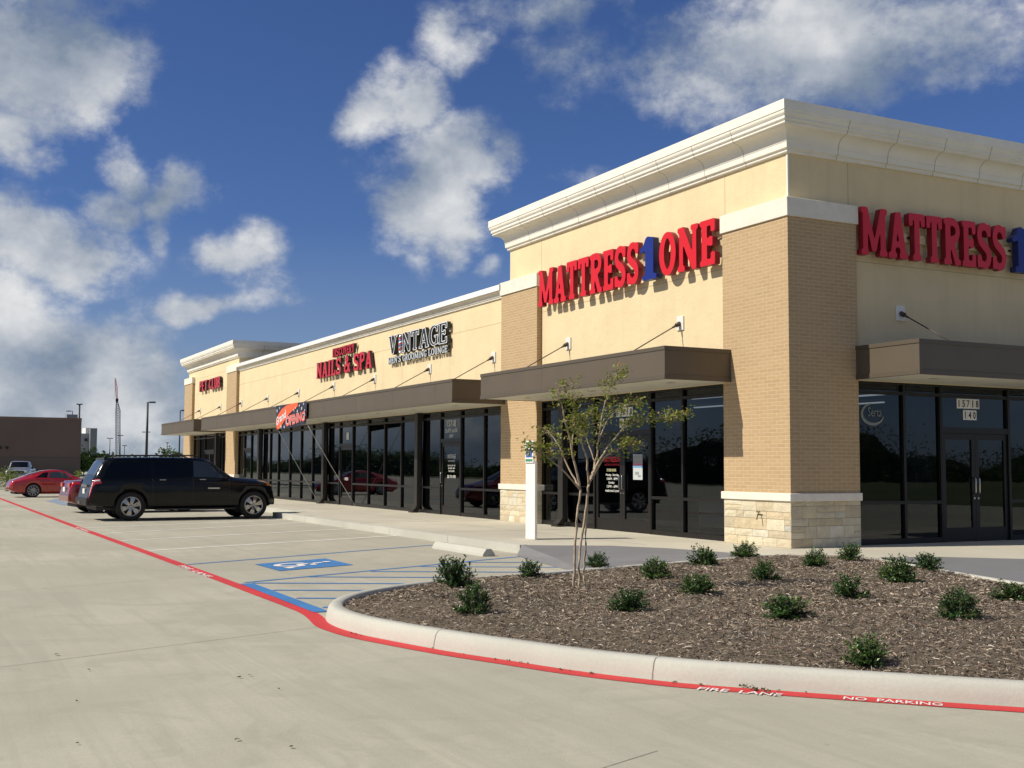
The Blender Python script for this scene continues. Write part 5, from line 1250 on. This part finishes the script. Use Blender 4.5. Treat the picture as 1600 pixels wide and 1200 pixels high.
# ------------------------------------------------------------------ vehicles (local frame: +x forward, +y left, z up, origin at the rear end on the ground)
def interp(tab, u):
    return float(np.interp(u, [t[0] for t in tab], [t[1] for t in tab]))
class Car:
    def __init__(s, name, label, L, hw, rear, front, rad, zb, zs, zr, wr, hwt, paint, loc, heading, cat='car', tw=.23, arch=1.12, group=None, shoulder=.03):
        s.root = empty(name, loc, R(90+heading), label, cat, group); s.L, s.hw, s.ru, s.fu, s.rad, s.arch = L, hw, rear, front, rad, arch
        s.zb, s.zs, s.zr, s.wr, s.hwt, s.paint, s.tw, s.sh = zb, zs, zr, wr, hwt, paint, tw, shoulder
        U = set(np.round(np.linspace(0, L, 70), 4))
        for c in (rear, front):
            for t in np.linspace(0, math.pi, 17): U.add(round(c+rad*arch*math.cos(t), 4))
            U.add(round(c-rad*arch-.005, 4)); U.add(round(c+rad*arch+.005, 4))
        s.U = sorted(u for u in U if 0 <= u <= L)
        rows = [s.ring(u) for u in s.U]; n = len(rows[0]); mb = MB()
        mb.add([p for r in rows for p in r], [(i*n+k, (i+1)*n+k, (i+1)*n+k+1, i*n+k+1) for i in range(len(rows)-1) for k in range(n-1)], 0, None, True)
        mb.add(rows[0], [tuple(range(n))], 0); mb.add(rows[-1], [tuple(range(n))[::-1]], 0)
        s.body = mb.build('body', paint, s.root)
        mb = MB(); W_ = hw*.80
        mb.box(.25, L-.25, -W_, W_, interp(zb, L/2)-.03, min(interp(zb, L/2)+.18, .55)); s.ch = mb.build('underbody', M['plastic'], s.root)
        for c in (rear, front):
            for sd in (-1, 1):
                mb = MB(); y0 = sd*(hw-.40); pts = [(c+rad*arch*1.0*math.cos(t), rad+rad*arch*1.0*math.sin(t)) for t in np.linspace(-.5, math.pi+.5, 16)]
                mb.add([(x, y0, z) for x, z in pts], [tuple(range(16))]); mb.build('wheel_well', M['plastic'], s.root)
    def ground(s, u):
        z = interp(s.zb, u)
        for c in (s.ru, s.fu):
            R_ = s.rad*s.arch
            if abs(u-c) < R_: z = max(z, s.rad+math.sqrt(R_*R_-(u-c)**2))
        return z
    def ring_half(s, u):
        z0, zs, zr, wr, w = s.ground(u), interp(s.zs, u), interp(s.zr, u), interp(s.wr, u), interp(s.hwt, u)
        zbase = interp(s.zb, u); zs = max(zs, z0+.03); zr = max(zr, zs+.002); gh = zr-zs; rd = min(.11, gh*.45)
        wr = min(wr, w*.99); f = lambda z: max(z, z0+.001)
        zm = zbase+(zs-zbase)*.55
        return [(0, z0), (w*.86, z0), (w*.965, f(zbase+.03)), (w*.99, f(zbase+.12)), (w, f(zm)), (w*.992, f(zs-.10)), (w*.965, f(zs-.03)), (w*.93, zs),
                (w*.93+(wr-w*.93)*.33, zs+(gh-rd)*.34), (w*.93+(wr-w*.93)*.66, zs+(gh-rd)*.67), (wr, zr-rd), (wr*.95, zr-rd*.45), (wr*.84, zr-rd*.12), (wr*.45, zr-.004*min(1, gh*10)), (0, zr)]
    def ring(s, u):
        h = s.ring_half(u); return [(u, -y, z) for y, z in h]+[(u, y, z) for y, z in h[-2::-1]]
    def pt(s, u, r, side, off=0.0):
        """point on the skin; r = float ring index 0..14 (0 keel, 7 belt, 10 roof edge, 14 roof centre)"""
        def raw(u, r):
            h = s.ring_half(min(max(u, 0), s.L)); i = min(int(r), len(h)-2); f = r-i; return Vector((u, side*(h[i][0]*(1-f)+h[i+1][0]*f), h[i][1]*(1-f)+h[i+1][1]*f))
        p = raw(u, r)
        if off:
            a = raw(u+.02, r)-raw(u-.02, r); b = raw(u, min(r+.2, 14))-raw(u, max(r-.2, 0)); n = a.cross(b)*(1 if side > 0 else -1)
            if n.length > 1e-9:
                n.normalize(); c = Vector((s.L/2, 0, .5))
                if n.dot(p-c) < 0: n = -n
                p = p+n*off
        return p
    def patch(s, name, mat, corners, side, off=.004, nu=10, nr=5, par=None):
        """corners: (u,r) rear-bottom, front-bottom, front-top, rear-top"""
        mb = MB(); vs = []
        (a, b, c, d) = corners
        for j in range(nr+1):
            for i in range(nu+1):
                f, g_ = i/nu, j/nr; u = (a[0]*(1-f)+b[0]*f)*(1-g_)+(d[0]*(1-f)+c[0]*f)*g_; r = (a[1]*(1-f)+b[1]*f)*(1-g_)+(d[1]*(1-f)+c[1]*f)*g_
                vs.append(s.pt(u, r, side, off))
        mb.add(vs, [(j*(nu+1)+i, j*(nu+1)+i+1, (j+1)*(nu+1)+i+1, (j+1)*(nu+1)+i) for j in range(nr) for i in range(nu)], 0, None, True)
        return mb.build(name, mat, par or s.root)
    def screen(s, name, u0, u1, r0=11.6, off=.006, mat=None, inset0=0, inset1=0):
        mb = MB(); vs = []; nu = 8; R_ = [r0, 12.2, 13, 14]
        for i in range(nu+1):
            u = u0+(u1-u0)*i/nu
            row = [s.pt(u, q, -1, off) for q in R_]+[s.pt(u, q, 1, off) for q in R_[-2::-1]]; vs += row
        n = 7; mb.add(vs, [(i*n+k, (i+1)*n+k, (i+1)*n+k+1, i*n+k+1) for i in range(nu) for k in range(n-1)], 0, None, True)
        return mb.build(name, mat or M['autoglass'], s.root)
    def wheels(s, rimr, spokes, rimmat, style='spoke'):
        first = None
        for c in (s.ru, s.fu):
            for sd in (-1, 1):
                y = sd*(s.hw-s.tw/2-.02); r = s.rad; hwid = s.tw/2
                if first is None or True:
                    mb = MB(); prof = [(rimr, hwid*.80), (rimr+.015, hwid*.95), (r*.90, hwid), (r*.975, hwid*.86), (r, hwid*.62), (r, -hwid*.62), (r*.975, -hwid*.86), (r*.9, -hwid), (rimr, -hwid*.8)]
                    n = 36; vs = [(q*math.cos(2*math.pi*k/n), yy*sd, q*math.sin(2*math.pi*k/n)) for q, yy in prof for k in range(n)]
                    mb.add(vs, [(i*n+k, i*n+(k+1) % n, (i+1)*n+(k+1) % n, (i+1)*n+k) for i in range(len(prof)-1) for k in range(n)], 0, None, True)
                    w_ = mb.build('wheel', M['tyre'], s.root); w_.location = (c, y, r)
                    mb = MB(); yo = hwid*.72*sd
                    prof = [(rimr+.012, .02), (rimr, .028), (rimr*.93, .018), (rimr*.90, -.03), (rimr*.88, -.10)]
                    vs = [(q*math.cos(2*math.pi*k/n), yo+yy*sd, q*math.sin(2*math.pi*k/n)) for q, yy in prof for k in range(n)]
                    mb.add(vs, [(i*n+k, i*n+(k+1) % n, (i+1)*n+(k+1) % n, (i+1)*n+k) for i in range(len(prof)-1) for k in range(n)], 0, None, True)
                    for k in range(spokes):
                        a = 2*math.pi*(k+.3)/spokes; ca, sa = math.cos(a), math.sin(a)
                        w0, w1 = (rimr*.10, rimr*.27) if style == 'block' else (rimr*.10, rimr*.075)
                        P_ = []
                        for q, w2, dy in ((rimr*.13, w0, .012), (rimr*.52, (w0+w1)/2, .020), (rimr*.92, w1, .010)):
                            for sg in (-1, 1): P_.append((q*ca-sg*w2*sa, yo+dy*sd, q*sa+sg*w2*ca))
                        for q, w2, dy in ((rimr*.13, w0, -.03), (rimr*.52, (w0+w1)/2, -.02), (rimr*.92, w1, -.03)):
                            for sg in (-1, 1): P_.append((q*ca-sg*w2*sa, yo+dy*sd, q*sa+sg*w2*ca))
                        mb.add(P_, [(0, 1, 3, 2), (2, 3, 5, 4), (0, 2, 8, 6), (2, 4, 10, 8), (1, 7, 9, 3), (3, 9, 11, 5), (6, 8, 9, 7), (8, 10, 11, 9)], 0)
                    mb.tube([(0, yo-.03*sd, 0), (0, yo+.022*sd, 0), (0, yo+.030*sd, 0)], [rimr*.2, rimr*.18, rimr*.1], 12)
                    mb.build('rim', rimmat, w_)
                    mb = MB(); mb.tube([(0, yo-.09*sd, 0), (0, yo-.075*sd, 0)], [rimr*.91]*2, 24); mb.build('brake', M['plastic'], w_)
    def seam(s, us, side, r0=3.2, r1=7.0, name='door_seam'):
        for u in us: s.patch(name, M['plastic'], ((u, r0), (u+.012, r0), (u+.012, r1), (u, r1)), side, .0025, 1, 8)
    def mirror(s, u, z, side, mat, l=.16, h=.13):
        w = interp(s.hwt, u); mb = MB(); y = side*(w+.09)
        n = 8; vs = []
        for x, k in ((-.06, .75), (-.02, 1), (.05, .95), (.10, .5)):
            for i in range(n): t = 2*math.pi*i/n; vs.append((u+x, y+math.cos(t)*l*.6*k, z+math.sin(t)*h*.6*k))
        mb.add(vs, [(i*n+k, i*n+(k+1) % n, (i+1)*n+(k+1) % n, (i+1)*n+k) for i in range(3) for k in range(n)]+[tuple(range(n)), tuple(range(3*n, 4*n))], 0, None, True)
        mb.tube([(u+.02, side*(w-.05), z-.06), (u+.02, y, z-.03)], .025, 5); mb.build('mirror', mat, s.root)
    def boxpart(s, name, mat, x0, x1, y0, y1, z0, z1, bev=.01):
        o = MB().box(x0, x1, min(y0, y1), max(y0, y1), z0, z1).build(name, mat, s.root)
        if bev: bevel_mesh(o, bev)
        return o
def place(px_r, py_r, heading, car_rear, hw):
    """world origin such that the right rear wheel's contact point lands on the given picture point"""
    q = onz(px_r, py_r); h = R(heading); d = np.array((-math.sin(h), math.cos(h))); n = np.array((-d[1], d[0]))   # n: left
    o = q[:2]-d*car_rear+n*(hw-.05); return (float(o[0]), float(o[1]), LOT)
# -- black long sport utility vehicle
SL, SHW = 5.25, .97
suv = Car('sport_utility_vehicle', 'long black sport utility vehicle with chrome wheels parked nose-in at the walk', SL, SHW, 1.14, 4.60, .40,
    zb=[(0.000, .50), (0.106, .42), (0.528, .36), (0.881, .33), (4.249, .33), (4.964, .33), (5.250, .42)],
    zs=[(0.000, .60), (0.044, .72), (0.088, .95), (0.141, 1.13), (0.264, 1.15), (3.045, 1.17), (3.848, 1.165), (4.048, 1.13), (4.725, 1.08), (5.083, 1.02), (5.202, .90), (5.250, .72)],
    zr=[(0.000, .63), (0.044, .75), (0.09, 1.0), (0.15, 1.17), (0.28, 1.42), (0.40, 1.64), (0.52, 1.725), (0.80, 1.755), (1.842, 1.77), (2.945, 1.765), (3.196, 1.735), (3.397, 1.66), (3.968, 1.235), (4.099, 1.20), (4.73, 1.155), (5.043, 1.09), (5.186, .96), (5.25, .75)],
    wr=[(0.000, .80), (0.176, .80), (0.440, .76), (3.045, .76), (3.948, .80), (5.250, .70)],
    hwt=[(0.000, .86), (0.070, .93), (0.264, .97), (4.805, .97), (5.083, .90), (5.250, .74)],
    paint=M['suvblack'], loc=place(203.8, 814.0, 2, 1.14, SHW), heading=2, cat='SUV', arch=1.15)
suv.wheels(.262, 6, M['chrome'], 'block')
for sd in (-1, 1):
    for a, b, da, db in ((.36, 1.68, .28, .0), (1.74, 2.80, 0, 0), (2.86, 3.84, 0, -.50)):
        suv.patch('window', M['autoglass'] if b < 3.5 else M['autoglass_l'], ((a, 7.25), (b, 7.25), (b+db, 10.15), (a+da, 10.15)), sd, .004, 12, 5)
    suv.seam((1.71, 2.83), sd); suv.seam((3.87,), sd, 3.4, 6.8)
    suv.patch('tail_light', M['taillight'], ((.01, 4.9), (.34, 4.9), (.30, 7.0), (.10, 7.0)), sd, .012, 6, 6)
    suv.patch('tail_light', M['lenswhite'], ((.04, 5.6), (.30, 5.6), (.29, 6.2), (.07, 6.2)), sd, .018, 4, 3)
    for u in (1.88, 3.0):
        p = suv.pt(u+.10, 5.2, sd, .02); suv.boxpart('door_handle', M['chrome'], p.x-.09, p.x+.09, p.y-.012, p.y+.012, p.z+.035, p.z+.065, .006)
    p = suv.pt(3.42, 4.3, sd, .006); suv.boxpart('badge', M['steel'], p.x-.17, p.x+.17, p.y-.005, p.y+.005, p.z+.0, p.z+.035, 0)
    mb = MB(); mb.tube([(.65, sd*.70, 1.745), (.75, sd*.70, 1.805), (2.9, sd*.70, 1.82), (3.05, sd*.70, 1.76)], .022, 6)
    for u in (1.4, 2.3): mb.tube([(u, sd*.70, 1.74), (u, sd*.70, 1.82)], .02, 5)
    mb.build('roof_rack', M['black'], suv.root)
    suv.mirror(3.70, 1.22, sd, M['suvblack'])
    suv.patch('turn_signal', M['amber'], ((4.98, 5.4), (5.12, 5.4), (5.12, 6.6), (4.98, 6.6)), sd, .006, 4, 3)
    suv.boxpart('running_board', M['plastic'], 1.80, 4.05, sd*.84, sd*.985, .29, .335, .01)
    suv.boxpart('headlight', M['lenswhite'], 5.09, 5.18, sd*.48, sd*.74, .82, .98)
suv.screen('windshield', 3.35, 3.95); suv.screen('rear_window', .20, .52, 11.3, .006, M['autoglass_l'])
suv.boxpart('rear_bumper', M['black'], -.04, .20, -.88, .88, .42, .64, .04)
suv.boxpart('tailgate_trim', M['chrome'], .035, .11, -.42, .42, .93, 1.0, .01)
suv.boxpart('number_plate', M['plate'], .03, .07, -.16, .16, .74, .88, 0)
suv.boxpart('spoiler', M['suvblack'], .44, .70, -.66, .66, 1.69, 1.735, .015)
suv.boxpart('grille', M['chrome'], 5.17, 5.27, -.45, .45, .62, .95, .02); suv.boxpart('front_bumper', M['black'], 5.12, 5.30, -.70, .70, .40, .62, .04)
# seats glimpsed through the front side glass
for y in (-.38, .38):
    suv.boxpart('seat', simple('grey_seat', (.25, .28, .28), .8), 2.62, 2.78, y-.22, y+.22, .8, 1.45, .04)
suv.boxpart('tow_hitch', M['steel'], -.10, -.02, -.05, .05, .46, .54, .005)
# -- red sports coupe
spc = Car('sports_coupe', 'bright red rounded sports coupe parked side-on beyond the other vehicles', 4.43, .88, 1.02, 3.38, .325,
    zb=[(0, .36), (.2, .26), (.6, .20), (3.9, .18), (4.43, .28)],
    zs=[(0, .48), (.04, .62), (.15, .76), (.5, .84), (1.0, .90), (1.6, .885), (2.4, .86), (3.0, .84), (3.4, .80), (3.9, .72), (4.3, .56), (4.43, .42)],
    zr=[(0, .50), (.04, .66), (.15, .80), (.5, .93), (1.0, 1.12), (1.5, 1.265), (1.9, 1.305), (2.2, 1.295), (2.5, 1.23), (3.05, .94), (3.2, .88), (3.5, .82), (3.9, .74), (4.3, .59), (4.43, .44)],
    wr=[(0, .60), (.8, .60), (1.8, .56), (2.4, .57), (3.1, .66), (4.43, .40)],
    hwt=[(0, .62), (.12, .78), (.5, .86), (1.1, .885), (2.0, .85), (3.3, .87), (3.9, .80), (4.3, .62), (4.43, .42)],
    paint=M['redcar'], loc=place(51.5, 777.3, 4, 1.02, .88), heading=4, arch=1.10, tw=.26)
spc.wheels(.245, 10, M['alloy'])
for sd in (-1, 1):
    spc.patch('window', M['autoglass'], ((1.05, 7.5), (1.62, 7.3), (1.70, 10.0), (1.45, 10.0)), sd, .004, 8, 5)
    spc.patch('window', M['autoglass_l'], ((1.68, 7.3), (2.88, 7.25), (2.42, 10.0), (1.76, 10.0)), sd, .004, 10, 5)
    spc.patch('tail_light', M['taillight'], ((.03, 4.8), (.28, 5.0), (.26, 6.2), (.05, 6.0)), sd, .006, 6, 4)
    spc.patch('headlight', M['lenswhite'], ((4.0, 7.2), (4.22, 7.2), (4.2, 9.8), (3.9, 9.8)), sd, .008, 6, 4)
    spc.seam((1.62, 2.95), sd); spc.mirror(2.62, .98, sd, M['redcar'], .13, .11)
spc.screen('windshield', 2.45, 3.05); spc.screen('rear_window', .75, 1.42)
spc.boxpart('exhaust', M['chrome'], -.03, .15, .35, .45, .27, .33, .01); mb = MB(); mb.tube([(1.9, 0, 1.30), (1.85, 0, 1.42)], .006, 4); mb.build('aerial', M['black'], spc.root)
# -- dark red sedan, mostly hidden behind the black one
sed = Car('sedan', 'dark red sedan almost hidden behind the black vehicle, only its tail showing', 4.60, .91, .85, 3.65, .33,
    zb=[(0, .42), (.15, .32), (.6, .24), (4.2, .22), (4.60, .32)],
    zs=[(0, .58), (.04, .82), (.10, .98), (.4, 1.0), (1.4, .98), (3.2, .92), (3.6, .89), (4.3, .80), (4.5, .66), (4.60, .48)],
    zr=[(0, .60), (.04, .86), (.10, 1.02), (.5, 1.06), (.9, 1.08), (1.5, 1.34), (1.9, 1.42), (2.6, 1.43), (2.9, 1.36), (3.55, 1.0), (3.8, .94), (4.4, .84), (4.5, .68), (4.60, .5)],
    wr=[(0, .74), (1, .70), (1.8, .58), (2.7, .58), (3.6, .72), (4.60, .5)],
    hwt=[(0, .76), (.12, .86), (.5, .91), (4.1, .91), (4.6, .8), (4.60, .56)],
    paint=M['maroon'], loc=place(151, 802.0, 4, .85, .91), heading=4, arch=1.12)
sed.wheels(.22, 7, M['alloy'])
for sd in (-1, 1):
    for a, b, da, db in ((1.12, 1.42, .42, .28), (1.5, 2.3, .22, 0), (2.36, 3.35, 0, -.55)): sed.patch('window', M['autoglass'], ((a, 7.3), (b, 7.3), (b+db, 10.0), (a+da, 10.0)), sd, .004, 8, 4)
    sed.patch('tail_light', M['taillight'], ((.02, 5.2), (.32, 5.3), (.28, 6.8), (.08, 6.8)), sd, .008, 6, 4); sed.seam((1.5, 2.33), sd); sed.mirror(3.1, .98, sd, M['maroon'])
    sed.boxpart('tail_light', M['taillight'], .02, .10, sd*.45, sd*.74, .82, .96, .02)
sed.screen('windshield', 2.92, 3.5); sed.screen('rear_window', .95, 1.50)
sed.boxpart('bumper', M['maroon'], -.02, .2, -.80, .80, .36, .62, .05); sed.boxpart('number_plate', M['plate'], -.01, .03, -.16, .16, .68, .82, 0)
# -- silver pickup facing the camera in the distance
tq_ = at(38, 729, 101); vx = CAM[:2]-np.array(tq_[:2]); hd = math.degrees(math.atan2(vx[1], vx[0]))-90-6
pk = Car('pickup_truck', 'silver pickup truck facing the camera in front of the brown building', 5.6, .98, 1.2, 4.6, .40,
    zb=[(0, .6), (.4, .5), (5, .42), (5.6, .5)],
    zs=[(0, 1.0), (.05, 1.22), (2.1, 1.22), (4.0, 1.20), (4.3, 1.16), (5.3, 1.08), (5.5, .98), (5.6, .7)],
    zr=[(0, 1.02), (.05, 1.24), (1.95, 1.24), (2.1, 1.72), (2.4, 1.86), (3.3, 1.87), (3.5, 1.80), (4.1, 1.30), (4.25, 1.24), (5.3, 1.14), (5.5, 1.02), (5.6, .72)],
    wr=[(0, .85), (2.2, .76), (3.3, .74), (4.1, .84), (5.6, .78)], hwt=[(0, .95), (.1, .98), (5.2, .98), (5.6, .88)],
    paint=M['silver'], loc=(float(tq_[0]-5.6*vx[0]/np.hypot(*vx)), float(tq_[1]-5.6*vx[1]/np.hypot(*vx)), -.2), heading=hd, cat='pickup truck')
pk.wheels(.25, 6, M['alloy']); pk.screen('windshield', 3.50, 4.08)
for sd in (-1, 1):
    pk.patch('window', M['autoglass'], ((2.25, 7.3), (3.95, 7.3), (3.45, 10.1), (2.35, 10.1)), sd, .004, 8, 4); pk.mirror(3.95, 1.30, sd, M['black'], .2, .22)
    pk.boxpart('headlight', M['lenswhite'], 5.46, 5.60, sd*.58, sd*.84, .88, 1.04)
pk.boxpart('grille', M['black'], 5.5, 5.63, -.55, .55, .80, 1.02, .02); pk.boxpart('bumper', M['chrome'], 5.5, 5.72, -.92, .92, .52, .72, .03)
mb = MB(); mb.tube([(3.0, 0, 1.86), (3.0, 0, 1.98)], .05, 6); mb.build('roof_beacon', M['black'], pk.root)
# -- parked car opposite the shops, seen only as a reflection in the glass
rc = Car('sedan', 'charcoal sedan parked across the drive, seen only reflected in the shop glass', 4.8, .91, 1.1, 3.9, .33,
    zb=[(0, .42), (.15, .32), (.6, .24), (4.2, .22), (4.8, .32)], zs=[(0, .58), (.05, .9), (.4, .98), (3.6, .9), (4.6, .7), (4.8, .5)],
    zr=[(0, .6), (.05, .94), (.9, 1.06), (1.5, 1.34), (1.9, 1.42), (2.6, 1.43), (2.9, 1.36), (3.5, 1.0), (4.4, .84), (4.7, .7), (4.8, .52)],
    wr=[(0, .7), (1.8, .58), (2.7, .58), (3.6, .7), (4.8, .5)], hwt=[(0, .76), (.5, .91), (4.1, .91), (4.8, .6)], paint=M['darkcar'], loc=(-24, -24, LOT), heading=-95)
rc.wheels(.22, 7, M['alloy']); rc.screen('windshield', 2.92, 3.5); rc.screen('rear_window', .95, 1.5)
for sd in (-1, 1):
    rc.patch('window', M['autoglass'], ((1.2, 7.3), (3.3, 7.3), (2.8, 10.0), (1.65, 10.0)), sd, .004, 10, 4)
